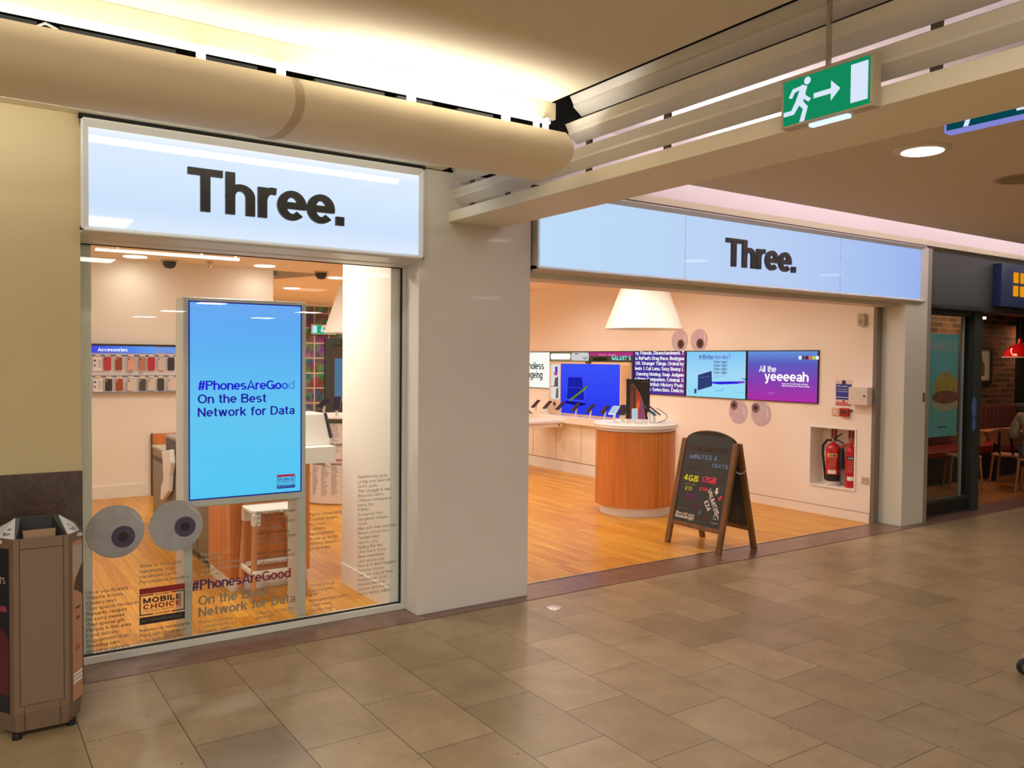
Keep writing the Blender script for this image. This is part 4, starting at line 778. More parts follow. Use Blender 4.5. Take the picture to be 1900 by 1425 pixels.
mb.text(FS, 'infinity display', -9.72, 1.80, .022, .14, .40, .0015, m=em('scr_pinkw', (255, 190, 230), .9)); mb.text(FS, 'GALAXY S', -9.42, 1.733, .062, .16, .42, .0015, m=em('scr_cyan', (120, 245, 245), 1.1), n=5); mb.build('artwork', None, p)
p = screen(8.935, 'purple wall screen filled with rows of white programme titles', emgrad('scr_purple', [(0, (126, 60, 150)), (.5, (82, 62, 168)), (1, (76, 54, 170))], 'Y', -.5, .5, .8))
mb = MB(); rows = [('ry. Friends. Disenchantment. T', 1.812, -8.90), ('n. RuPaul\u2019s Drag Race. Bodygua', 1.738, -8.90), ('Off. Stranger Things. Ordeal by', 1.666, -8.90), ('leats 1. Cat Lens. Sexy Bunny L', 1.593, -8.905), ('  Dancing Hotdog. Snap Judgem', 1.515, -8.915), ('a Home Companion. Criminal. S', 1.444, -8.91), ('London. British History Podc', 1.372, -8.90), ('nside the Selection. Delicio', 1.302, -8.90)]
for s_, z, a in rows: mb.text(FS, s_, a, z, .049, .16, -7.945 - a, .001, m=EMW, n=4, gap=.03)
mb.build('lettering', None, p)
p = screen(7.905, 'light blue wall screen reading Infinite movies with a blue router', emgrad('scr_sky', [(0, (150, 226, 250)), (.5, (166, 222, 252)), (1, (132, 204, 252))], 'Z', 0, .6, .95))
mb = MB(); mb.text(FS, 'Infinite', -7.668, 1.752, .062, .1, .24, .001, m=em('scr_indigo', (60, 40, 190), .85), n=5); mb.text(FS, 'movies?', -7.405, 1.754, .062, .1, .265, .001, m=em('scr_lav', (112, 76, 206), .9), n=5)
for z in (1.704, 1.658, 1.613, 1.568): mb.text(FS, 'Date night', -7.416, z, .034, .11, .222, .001, m=em('scr_night', (30, 50, 110), .8), n=4)
mb.text(FS, 'Unlimited data', -7.41, 1.535, .014, .1, .18, .001, m=em('scr_dim', (100, 140, 200), .8), n=2); mb.text(FS, 'at home', -7.41, 1.51, .014, .1, .09, .001, m=em('scr_dim', (100, 140, 200), .8), n=2)
mb.poly(FS, [(-7.445, 1.462), (-7.2, 1.472), (-7.0, 1.478), (-6.915, 1.482), (-6.905, 1.462), (-7.05, 1.446), (-7.25, 1.434), (-7.34, 1.432), (-7.445, 1.442)], .0005, .001, em('scr_wave', (50, 30, 232), .9)); mb.poly(FS, [(-7.02, 1.479), (-6.915, 1.484), (-6.905, 1.466), (-7.0, 1.456)], .001, .0015, em('scr_wave2', (150, 40, 220), .9))
mb.poly(FS, [(-6.97, 1.52), (-6.895, 1.515), (-6.895, 1.49)], .0005, .001, em('scr_wave3', (70, 130, 240), .9)); mb.poly(FS, [(-7.44, 1.345), (-7.30, 1.36), (-7.23, 1.395), (-7.26, 1.345)], .0005, .001, em('scr_wave4', (110, 196, 250), .95))
mb.poly(FS, [(-7.75, 1.362), (-7.71, 1.362), (-7.71, 1.30), (-7.75, 1.30)], 0, .001, em('scr_badge', (60, 90, 160), .8)); mb.text(FS, 'From 20 a month', -7.06, 1.335, .012, .1, .14, .001, m=em('scr_dim', (100, 140, 200), .8), n=2)
mb.build('artwork', None, p)
mb = MB(); mb.poly(FS, [(-7.688, 1.342), (-7.455, 1.402), (-7.462, 1.60), (-7.685, 1.545)], .0006, .002, em('scr_router', (58, 74, 140), .7)); mb.poly(FS, [(-7.455, 1.402), (-7.44, 1.412), (-7.452, 1.598), (-7.462, 1.60)], .0006, .002, em('scr_router2', (40, 52, 110), .7))
for i in range(4): mb.ell(FS, -7.63 + i * .04, 1.51 + i * .006, .004, d0=.002, d1=.0025, m=EMW, n=10)
mb.build('router_image', None, p)
p = screen(6.875, 'purple and magenta wall screen reading All the yeeeeah', emgrad('scr_sunset', [(0, (186, 52, 176)), (.4, (140, 70, 190)), (.75, (100, 100, 205)), (1, (110, 160, 232))], 'Z', 0, .6, .85))
mb = MB(); mb.text(FS, 'All the', -6.688, 1.603, .076, .13, .25, .001, m=EMW, n=5, gap=.05); mb.text(FS, 'yeeeeah', -6.604, 1.498, .115, .145, .62, .001, m=EMW, n=6, gap=.04)
mb.text(FS, 'Enjoy your favourite apps and more', -6.35, 1.462, .018, .13, .36, .001, m=EMW, n=2); mb.text(FS, 'without using up your data, Go Binge.', -6.35, 1.437, .018, .13, .385, .001, m=EMW, n=2); mb.text(FS, 'VOXI', -6.55, 1.34, .02, .1, .09, .001, m=em('scr_faint', (220, 150, 230), .9), n=2)
mb.build('lettering', None, p)
for i, c in enumerate(((255, 255, 255), (70, 90, 110), (120, 20, 30), (240, 120, 50), (190, 220, 70), (255, 255, 255))): MB().rpoly(FS, -6.122 + i * .046, -6.082 + i * .046, 1.757, 1.797, .006, .0005, .001, em('app_%d_%d_%d' % c, c, .9)).build('app_icon', None, p)

# promotional panel standing on the back bench
t = thing('promo_panel', (8.0, 9.8, .86), 'beige promotional panel with large bright blue screen on the back bench', 'display panel')
PB_ = pb('panel_beige', (232, 200, 168), .5); Fp = FX(7.98)
MB().box(7.98, 8.03, 8.87, 10.78, .862, 1.70).build('board', PB_, t, bevel=.004)
sc = MB().plate(Fp, -10.465, -9.065, .895, 1.668, 0, .006).build('screen', emgrad('promo_blue', [(0, (42, 56, 240)), (.6, (56, 74, 250)), (1, (62, 84, 252))], 'Z', .0, .8, .95), t)
Fq = FX(7.973)
mb = MB(); mb.poly(Fq, [(-10.27, 1.46), (-9.93, 1.46), (-9.87, 1.12), (-10.30, 1.12)], 0, .001, em('promo_navy', (30, 34, 180), .85)); mb.poly(Fq, [(-10.33, 1.09), (-9.84, 1.07), (-9.83, 1.045), (-10.0, 1.02), (-10.34, 1.05)], .001, .002, em('promo_ink', (22, 18, 130), .8))
mb.frame(Fq, -10.31, -9.86, 1.10, 1.30, .004, .001, .002, em('promo_line', (90, 100, 250), .95)); mb.build('phone_image', None, sc)
mb = MB(); mb.poly(Fq, [(-10.25, 1.10), (-10.21, 1.085), (-9.79, 1.305), (-9.775, 1.335), (-9.80, 1.34)], .002, .004, em('promo_pen', (110, 150, 40), .8)); mb.poly(Fq, [(-9.80, 1.30), (-9.775, 1.34), (-9.76, 1.33), (-9.785, 1.292)], .004, .005, em('promo_tip', (40, 60, 190), .8)); mb.build('pen_image', None, sc)
lf = MB().plate(Fp, -10.72, -10.50, 1.10, 1.66, 0, .01).build('side_window', em('side_white', (236, 236, 240), .85), t)
mb = MB(); mb.plate(FX(7.969), -10.61, -10.545, 1.5, 1.62, 0, .003, em('side_violet', (120, 80, 200), .7)); mb.plate(FX(7.969), -10.63, -10.55, 1.48, 1.53, .003, .005, em('side_pink', (220, 80, 170), .7)); mb.plate(FX(7.969), -10.70, -10.51, 1.30, 1.31, 0, .02, em('side_grey', (150, 150, 150), .5)); mb.poly(FX(7.969), [(-10.62, 1.31), (-10.53, 1.31), (-10.53, 1.46), (-10.60, 1.44)], 0, .01, pb('side_phone', (90, 86, 88), .4)); mb.poly(FX(7.969), [(-10.58, 1.12), (-10.52, 1.12), (-10.52, 1.28), (-10.56, 1.27)], 0, .01, pb('side_phone2', (110, 96, 80), .4)); mb.build('shelf_display', None, lf)
MB().plate(Fp, -10.66, -10.60, 1.0, 1.05, 0, .006).build('badge', pb('badge_plum', (84, 60, 110), .5), t)
kp = MB().plate(Fp, -9.03, -8.88, .90, 1.66, 0, .008).build('side_strip', pb('strip_tan', (216, 170, 124), .5), t)
mb = MB()
for i in range(13): mb.plate(FX(7.972), -8.96, -8.91, .95 + i * .05, .954 + i * .05, 0, .002)
mb.build('strip_lines', pb('strip_brown', (150, 106, 76), .5), kp)
MB().plate(FX(7.97), -8.915, -8.86, 1.2, 1.47, 0, .012).build('card_reader', pb('reader_brown', (88, 64, 54), .5), t)
MB().box(7.96, 8.0, 9.72, 9.84, 1.68, 1.70).build('clip', BLACK, t)

# white bench with cupboards, and a wing running out towards the pillar
t = thing('wall_bench', (7.75, 9.2, 0), 'long white bench with cupboards along the shop wall, under the blue promotional panel', 'bench')
BW_ = pb('bench_white', (246, 232, 214), .45)
MB().box(7.75, 8.14, 8.1, 11.9, .755, .86).build('worktop', BW_, t, bevel=.004)
MB().box(7.83, 8.14, 8.12, 11.9, .17, .755).build('cupboard', BW_, t); MB().box(7.81, 8.14, 8.12, 11.9, .0, .16).build('plinth', WHITE, t)
mb = MB()
for y in (9.75, 10.38, 11.0): mb.box(7.828, 7.831, y, y + .005, .17, .755)
mb.box(7.826, 7.83, 8.12, 11.9, .158, .172); mb.build('door_seam', pb('seam_brown', (150, 112, 84), .6), t)
MB().box(6.6, 7.75, 10.08, 10.75, .765, .80).build('wing_top', WHITE, t, bevel=.004)
MB().box(6.6, 7.75, 10.12, 10.7, .70, .765).build('wing_apron', BW_, t)
mb = MB()
for x in (7.0, 7.68): mb.cyl((x, 10.118, .73), (x, 10.10, .73), .012, n=12)
mb.build('bolt', pb('bolt_brown', (90, 66, 50), .4), t)
MB().box(6.64, 6.70, 10.14, 10.7, 0, .70).build('wing_leg', WHITE, t)
names = ['first', 'second', 'third', 'fourth', 'fifth', 'sixth']
for i, y in enumerate((10.98, 10.66, 10.32, 9.93, 9.58, 9.25)):
    display_phone((7.86, y, .86), PI, '%s tilted phone on the wall bench, counted from the grey pillar side' % names[i], 'phones on the wall bench', 1.15)
display_phone((7.32, 10.45, .80), math.radians(-10), 'tilted phone on the bench wing nearest the grey pillar, cable hanging', 'phones on the wall bench', 1.15, cable_=True, tilt=38)

# ------------------------------------------------------------------ round wooden counter at the entrance
cx, cy = 6.46, 7.06
t = thing('round_counter', (cx, cy, 0), 'round orange wood counter with white top just inside the entrance', 'counter')
MB().lathe((cx, cy, 0), [(.40, 0), (.40, .10)], 64).build('plinth', WHITE, t, smooth=True)
bd = MB().lathe((cx, cy, 0), [(.44, .10), (.452, .106), (.452, .93), (.44, .935)], 64).build('body', 'cherry', t, smooth=True)
an = math.radians(-99); sd = Vector((math.cos(an), math.sin(an), 0)); Fs_ = Fr(Vector((cx, cy, 0)) + sd * .4525, (-sd.y, sd.x, 0), (0, 0, 1))
MB().plate(Fs_, -.002, .002, .11, .925, -.003, .0005).build('door_seam', pb('seam_dark', (90, 44, 16), .6), bd)
MB().ell(Fs_, -.03, .47, .007, d0=-.002, d1=.003).build('lock', STEEL, bd)
MB().lathe((cx, cy, 0), [(.43, .935), (.445, .94), (.445, .968)], 64).build('neck', WHITE, t, smooth=True)
MB().lathe((cx, cy, 0), [(.455, .968), (.475, .975), (.475, 1.012), (.465, 1.02), (0, 1.02)], 64).build('top', WHITE, t, smooth=True)
ZT = 1.02
vd = Vector((cx, cy, 0)).normalized(); rt = Vector((vd.y, -vd.x, 0))      # towards / across the line of sight to the concourse
def cpos(a, b): p_ = Vector((cx, cy, ZT)) + rt * a + vd * b; return (p_.x, p_.y, p_.z)
# black display card
pc = cpos(.035, .10); Fc = Fr(pc, rt, (0, 0, 1))
t = thing('display_card', pc, 'black upright display card picturing a phone, on the round counter', 'display card')
cd = MB().plate(Fc, -.145, .125, .03, .49, -.03, 0).build('card', pb('card_black', (34, 30, 26), .35), t, bevel=.002)
MB().plate(Fc, -.155, -.145, .03, .50, -.03, .004).build('edge', pb('card_edge', (214, 176, 140), .4), t)
MB().plate(Fc, -.13, .125, 0, .03, -.05, .02).build('foot', WHITE, t)
mb = MB(); mb.poly(Fc, [(-.10, .03), (-.10, .42), (-.085, .445), (-.07, .44), (-.045, .40), (-.045, .03)], .0005, .001, pb('art_rust', (110, 54, 40), .4)); mb.poly(Fc, [(-.055, .03), (-.055, .385), (-.04, .40), (-.04, .03)], .001, .002, pb('art_dark', (40, 30, 28), .4))
mb.poly(Fc, [(-.04, .03), (-.04, .38), (-.02, .36), (.01, .31), (.04, .235), (.06, .15), (.072, .03)], .0005, .001, pb('art_red', (176, 66, 44), .4)); mb.poly(Fc, [(.0, .03), (.005, .26), (.03, .24), (.055, .15), (.068, .03)], .001, .0015, pb('art_plum', (140, 70, 120), .4))
mb.poly(Fc, [(-.03, .13), (-.02, .22), (.0, .26), (.01, .2), (.0, .14)], .0015, .002, pb('art_orange', (232, 110, 34), .4)); mb.tube([Fc.P(a, b, .001) for a, b in ((-.075, .44), (-.035, .385), (.0, .335), (.03, .27), (.055, .18), (.074, .03))], .002, 6, pb('art_rim', (214, 150, 130), .3)); mb.build('phone_image', None, cd)
MB().text(Fc, 'iPhone XS', .03, .455, .012, .1, .075, .001, m=pb('art_gold', (150, 130, 80), .4), n=3).build('lettering', None, cd)
for a, b, yw, lab, kw in ((-.24, -.16, 205, 'white phone on the round counter, tilted towards the blue screen', dict(white=True, tilt=30)), (-.145, -.06, 215, 'black phone left of the display card on the round counter', dict(tilt=38)), (-.01, -.25, 228, 'lit phone facing out in front of the display card', dict(white=True, tilt=70, size=.85)),
                    (.155, -.14, 300, 'black phone right of the display card, nearer the card', dict(tilt=35)), (.21, -.03, 312, 'black phone at the right edge of the round counter, cable looping down', dict(tilt=38, cable_=False)), (.10, .24, 320, 'small dark phone behind the display card on the round counter', dict(tilt=50))):
    display_phone(cpos(a, b), math.radians(yw), lab, 'phones on the round counter', **{**dict(size=1.1), **kw})
q = Vector(cpos(.21, -.03)); mb = MB(); mb.tube([q + rt * .02 + Vector((0, 0, .17)), q + rt * .08 + Vector((0, 0, .135)), q + rt * .13 + Vector((0, 0, .10)), q + rt * .15 + Vector((0, 0, .07)), q + rt * .12 + Vector((0, 0, .03)), q + rt * .05 + Vector((0, 0, .006))], .004, 8)
o = mb.build('security_cable', 'cord_dark', smooth=True); tag(o, 'thin dark cable looping beside the phones on the round counter', 'cable')

# ------------------------------------------------------------------ hanging lamp shades
def pendant(x, y, z0, z1, r0, r1, label):
    t = thing('pendant_lamp', (x, y, z0), label, 'lamp', 'white cone lamps')
    SH = pb('shade_white', (250, 244, 236), .5)
    MB().lathe((x, y, 0), [(r0 - .008, z0 + .02), (r0, z0), (r1, z1), (0, z1 + .005)], 64, SH).build('shade', None, t, smooth=True)
    MB().lathe((x, y, 0), [(r0 - .006, z0 + .005), (r1 - .01, z1 - .01), (0, z1 - .005)], 64, SH).build('shade_lining', None, t, smooth=True)
    MB().cyl((x, y, z1), (x, y, 2.9), .012, n=10).build('rod', STEEL, t); MB().lathe((x, y, z1 - .16), [(0, 0), (.04, .02), (.05, .06), (.03, .12), (.025, .15)], 20).build('bulb', em('bulb', (255, 236, 205), 5), t, smooth=True)
    return t
pendant(6.53, 7.02, 2.085, 2.60, .445, .25, 'big white cone lamp hanging over the round wood counter at the entrance')
pendant(4.16, 9.55, 2.03, 2.66, .445, .24, 'big white cone lamp half hidden by the white column, over the printed counter')

# ------------------------------------------------------------------ shop ceiling fittings
for i, (x, y) in enumerate(SHOP_DL[:4]):
    t = thing('downlight', (x, y, 2.9), ['round ceiling downlight at the left of the shop window view', 'round ceiling downlight above the totem top', 'round ceiling downlight beside the white column top', 'furthest round ceiling downlight, past the dark ceiling recess'][i], 'ceiling light', 'shop downlights')
    MB().lathe((x, y, 0), [(.14, 2.893), (.145, 2.9)], 32).build('rim', WHITE, t); MB().lathe((x, y, 0), [(.128, 2.889), (.128, 2.894)], 32).build('diffuser', 'lamp_shop', t)
for x, y, lab in ((2.18, 10.75, 'black dome camera on the shop ceiling near the back wall, left one'), (4.15, 10.85, 'black dome camera on the shop ceiling by the dark recess')):
    t = thing('dome_camera', (x, y, 2.9), lab, 'camera', 'dome cameras'); MB().lathe((x, y, 0), [(.10, 2.88), (.10, 2.9)], 24).build('base', pb('dome_beige', (200, 184, 160), .5), t); MB().lathe((x, y, 0), [(0, 2.79), (.05, 2.80), (.078, 2.84), (.08, 2.88)], 24).build('dome', pb('dome_dark', (52, 46, 42), .15), t, smooth=True)
t = thing('sprinkler', (2.62, 10.6, 2.9), 'small sprinkler head on the shop ceiling between the two downlights', 'sprinkler'); MB().lathe((2.62, 10.6, 0), [(.012, 2.82), (.012, 2.9)], 10).build('stem', STEEL, t); MB().lathe((2.62, 10.6, 0), [(.05, 2.88), (.05, 2.884)], 16).build('plate', STEEL, t)
t = thing('linear_light', (.9, 6.75, 2.47), 'thin bright strip light hung inside the top of the display window', 'light')
MB().box(.86, 1.90, 6.75, 6.78, 2.506, 2.516).build('housing', WHITE, t); MB().box(.86, 1.90, 6.75, 6.78, 2.494, 2.506).build('tube', em('tube_white', (255, 250, 240), 2.2), t)
for x in (1.0, 1.6, 1.86): MB().box(x, x + .02, 6.76, 6.77, 2.516, 2.9).build('hanger', pb('hang_cream', (236, 214, 184), .5), t)

# ------------------------------------------------------------------ chalkboard A-sign at the entrance
OA = Vector((5.60, 5.65, 0)); FA = Fr(OA, (0, -1, 0), (.24, 0, 1.08)); FB = Fr((6.09, 5.04, 0), (0, 1, 0), (-.25, 0, 1.08))
t = thing('chalkboard_sign', (5.84, 5.35, 0), 'folding wooden chalkboard sign with coloured handwritten prices at the entrance', 'sign')
CB = pb('chalkboard', (54, 60, 62), .5, noise=.06, nscale=14)
for F_, nm in ((FA, 'front_board'), (FB, 'rear_board')):
    for a in (-.043, .588): MB().plate(F_, a, a + .055, 0.002, 1.012, -.028, .004).build('leg', 'frame_wood', t, bevel=.004)
    ar = [(.012, .225), (.588, .225), (.588, 1.0)] + [(.30 + .288 * math.cos(q), 1.0 + .10 * math.sin(q)) for q in [PI * i / 16 for i in range(1, 16)]] + [(.012, 1.0)]
    b_ = MB().poly(F_, ar, -.016, -.004, CB).build(nm, None, t)
    MB().plate(F_, .012, .588, .185, .226, -.024, .002).build('rail', 'frame_wood', t, bevel=.003)
    MB().tube([F_.P(a, b, -.010) for a, b in ar[2:]], .007, 6, pb('board_rim', (58, 40, 26), .5)).build('arch_rim', None, t)
    for a in (-.015, .615): MB().plate(F_, a - .012, a + .012, 0, .012, -.026, .002).build('foot_pad', BLACK, t)
    if F_ is FA: fb = b_
    else: rb_ = b_
FT = Fr(FA.P(0, 0, -.0035), FA.u, FA.v)
ch = lambda n_, c: pb('chalk_' + n_, c, .8)
mb = MB(); mb.text(FT, 'UNLIMITED', .075, .905, .046, .14, .47, m=ch('wine', (84, 40, 42)), slant=.08, rough=.003); mb.text(FT, 'MINUTES &', .092, .824, .040, .15, .335, m=ch('blue', (120, 160, 214)), slant=.15, rise=.03, rough=.003); mb.text(FT, 'TEXTS', .378, .766, .036, .16, .19, m=ch('blue', (120, 160, 214)), slant=.1, rise=.04, rough=.003)
mb.text(FT, 'FROM', .09, .722, .022, .15, .13, m=ch('wine', (84, 36, 38)))
mb.text(FT, '4GB', .062, .612, .058, .18, .178, m=ch('lime', (214, 226, 60)), slant=.1, rough=.004); mb.text(FT, 'DATA FOR', .088, .572, .018, .11, .13, m=ch('limed', (150, 156, 70))); mb.text(FT, '\u00a311', .098, .523, .036, .18, .082, m=ch('lime', (214, 226, 60)), slant=.1)
mb.text(FT, '12GB', .285, .622, .054, .17, .172, m=ch('pink', (246, 70, 104)), slant=.1, rough=.004); mb.text(FT, 'DATA FOR', .282, .586, .016, .11, .12, m=ch('pinkd', (130, 52, 60))); mb.text(FT, '\u00a314', .282, .542, .034, .2, .086, m=ch('pink', (246, 70, 104)), slant=.1)
mb.text(FT, '100', .118, .438, .062, .13, .118, m=ch('purple', (120, 48, 120)), slant=.1); mb.text(FT, '20', .225, .362, .05, .12, .088, m=ch('purple', (120, 48, 120)), slant=.1)
mb.text(FT, 'UNLIMITED', .378, .552, .044, .17, .25, m=ch('white', (236, 232, 228)), rise=-.98, rough=.004); mb.text(FT, '\u00a324', .358, .445, .046, .2, .10, m=ch('white', (236, 232, 228)), rise=-.95); mb.text(FT, 'DATA FOR', .395, .50, .012, .12, .14, m=ch('grey', (150, 148, 146)), rise=-.98, n=2)
mb.text(FT, 'When stuff sucks', .034, .290, .026, .13, .235, m=ch('white', (236, 232, 228)), rise=.0, slant=.1, n=3); mb.text(FT, '#makeitright', .030, .258, .032, .15, .24, m=ch('white', (236, 232, 228)), slant=.1, n=4); mb.text(FT, 'see in store', .05, .343, .012, .1, .12, m=ch('grey', (150, 148, 146)), n=2)
for (a, b, c, d_, m_, wd_) in ((.484, .59, .486, .525, ch('white', (236, 232, 228)), .012), (.555, .525, .518, .48, ch('pink', (246, 70, 104)), .009), (.31, .318, .35, .37, ch('slate', (96, 112, 136)), .010)):
    dx, dy = c - a, d_ - b; L_ = math.hypot(dx, dy); ux, uy = dx / L_, dy / L_; px, py = -uy, ux
    MB().poly(FT, [(a + px * wd_, b + py * wd_), (a + ux * L_ * .5 + px * wd_, b + uy * L_ * .5 + py * wd_), (a + ux * L_ * .5 + px * wd_ * 2.3, b + uy * L_ * .5 + py * wd_ * 2.3), (c, d_), (a + ux * L_ * .5 - px * wd_ * 2.3, b + uy * L_ * .5 - py * wd_ * 2.3), (a + ux * L_ * .5 - px * wd_, b + uy * L_ * .5 - py * wd_), (a - px * wd_, b - py * wd_)], 0, .0012, m_).build('chalk_arrow', None, fb)
mb.text(FT, 'P', .383, .27, .036, .2, .026, m=ch('wine2', (140, 34, 44)), n=3); mb.text(FT, 'pw', .50, .60, .02, .1, .05, m=ch('slate', (96, 112, 136)), n=3); mb.text(FT, 'ends soon', .50, .575, .012, .1, .07, m=ch('slate', (96, 112, 136)), n=2)
mb.build('chalk_lettering', None, fb)
def swirl(F, a, b, s_, m, name, parent):
    mb = MB(); Q = lambda pts, r: mb.tube([F.P(a + x * s_, b + y * s_, .001) for x, y in pts], r * s_, 6, m)
    sp = [(.5 + (.40 - .05 * q) * math.cos(q * 1.05 - .3), .38 + (.36 - .045 * q) * math.sin(q * 1.05 - .3)) for q in [i * .22 for i in range(32)]][::-1]; Q(sp, .028)
    Q([(.82, .26), (.92, .45), (.85, .66), (.66, .74)], .028); Q([(.30, .70), (.42, .84), (.62, .98), (.80, 1.12), (.88, 1.0), (.74, .86), (.52, .78)], .026); Q([(.25, .95), (.45, 1.05), (.58, 1.25), (.62, 1.1)], .02); Q([(.05, -.12), (.4, -.16), (.95, -.12)], .02)
    return mb.build(name, None, parent)
swirl(FT, .475, .285, .088, ch('white', (236, 232, 228)), 'swirl_logo', fb)
FI = Fr(FB.P(.6, 0, -.0165), -FB.u, FB.v)
swirl(FI, .42, .30, .10, ch('dim', (110, 104, 96)), 'swirl_logo', rb_); MB().text(FI, 'soul.', .37, .49, .026, .12, .09, m=ch('dim2', (130, 126, 120)), n=3).build('chalk_lettering', None, rb_)
p0 = FA.P(.63, .76, -.02); p1 = FB.P(-.02, .76, -.02); mb = MB()
for i in range(14):
    q = i / 13; c = p0.lerp(p1, q) + Vector((0, -.03, -.02 * math.sin(PI * q))); mb.tube([c + Vector((.008 * math.cos(k), (.004 if i % 2 else 0) * math.sin(k), (.005) * math.sin(k))) for k in [2 * PI * j / 8 for j in range(9)]], .0018, 5)
mb.build('chain', STEEL, t)

# ------------------------------------------------------------------ right-hand shop wall: safety fittings
FW2 = FX(8.15)
o = thing('security_sensor', (8.15, 5.32, 2.19), 'small white alarm sensor high on the right shop wall', 'sensor'); MB().rpoly(FW2, -5.365, -5.275, 2.12, 2.255, .025, 0, .05, pb('sensor_grey', (190, 178, 156), .4)).build('body', None, o, bevel=.006); MB().ell(FW2, -5.32, 2.17, .02, .025, .05, .053, pb('lens_grey', (150, 140, 124), .3)).build('lens', None, o)
o = thing('safety_sign', (8.15, 5.54, 1.35), 'blue and white fire action notice on the right shop wall', 'notice'); pl_ = MB().plate(FW2, -5.645, -5.435, 1.245, 1.53, 0, .003).build('plate', pb('notice_white', (230, 206, 198), .5), o)
mb = MB(); SB = pb('notice_blue', (44, 62, 160), .5); mb.plate(FW2, -5.635, -5.445, 1.345, 1.487, .003, .0045, SB); mb.plate(FW2, -5.635, -5.445, 1.315, 1.336, .003, .0045, SB); mb.ell(FW2, -5.54, 1.505, .026, d0=.003, d1=.0045, m=pb('notice_violet', (66, 42, 112), .5)); mb.plate(FW2, -5.63, -5.45, 1.252, 1.285, .003, .0045, pb('notice_red', (196, 34, 34), .5))
mb.text(FW2, 'Fire action', -5.615, 1.455, .018, .13, .12, .005, m=WHITE, n=3); mb.text(FW2, 'If you discover a fire', -5.62, 1.425, .012, .1, .15, .005, m=WHITE, n=2); mb.text(FW2, 'Leave the building', -5.62, 1.40, .012, .1, .13, .005, m=WHITE, n=2); mb.text(FW2, 'DO NOT USE', -5.61, 1.262, .014, .13, .14, .005, m=WHITE, n=2); mb.ell(FW2, -5.54, 1.30, .014, d0=.003, d1=.0045, m='notice_red', n=20); mb.build('print', None, pl_)
o = thing('wall_box', (8.15, 5.32, 1.36), 'white metal key box with small lock, right of the blue notice', 'box'); MB().box(8.055, 8.15, 5.195, 5.42, 1.27, 1.462).build('body', pb('box_white', (222, 208, 196), .4), o, bevel=.004); MB().plate(FX(8.055), -5.24, -5.222, 1.36, 1.378, 0, .006).build('lock', pb('lock_dark', (80, 58, 50), .4), o)
o = thing('switch_plate', (8.15, 5.635, 1.18), 'square cream switch plate left of the red call point', 'switch'); MB().rpoly(FW2, -5.68, -5.595, 1.135, 1.22, .008, 0, .012, pb('plate_cream', (226, 192, 164), .4)).build('plate', None, o); MB().plate(FW2, -5.645, -5.63, 1.165, 1.195, .012, .016).build('rocker', WHITE, o)
o = thing('fire_call_point', (8.15, 5.51, 1.18), 'red fire alarm call point under the blue notice', 'alarm'); MB().rpoly(FW2, -5.565, -5.46, 1.13, 1.222, .006, 0, .035, pb('alarm_red', (172, 30, 34), .4)).build('body', None, o); MB().plate(FW2, -5.55, -5.475, 1.165, 1.195, .035, .037).build('glass', pb('alarm_glass', (80, 60, 50), .2), o)
o = thing('key_switch', (8.15, 5.44, 1.205), 'small round key switch right of the red call point', 'switch'); MB().ell(FW2, -5.435, 1.205, .014, d0=0, d1=.012, m=STEEL, n=20).build('barrel', None, o); MB().plate(FW2, -5.44, -5.43, 1.18, 1.207, .012, .018).build('key', BLACK, o)
o = thing('wall_socket', (8.15, 5.26, .455), 'square double socket low on the right shop wall, beside the niche', 'socket'); MB().rpoly(FW2, -5.30, -5.215, .42, .492, .006, 0, .01, pb('socket_grey', (206, 184, 168), .4)).build('plate', None, o)
mb = MB()
for a in (-5.285, -5.255, -5.235): mb.plate(FW2, a, a + .006, .455, .468, .010, .011)
mb.build('pin_hole', pb('hole_grey', (110, 92, 82), .5), o)

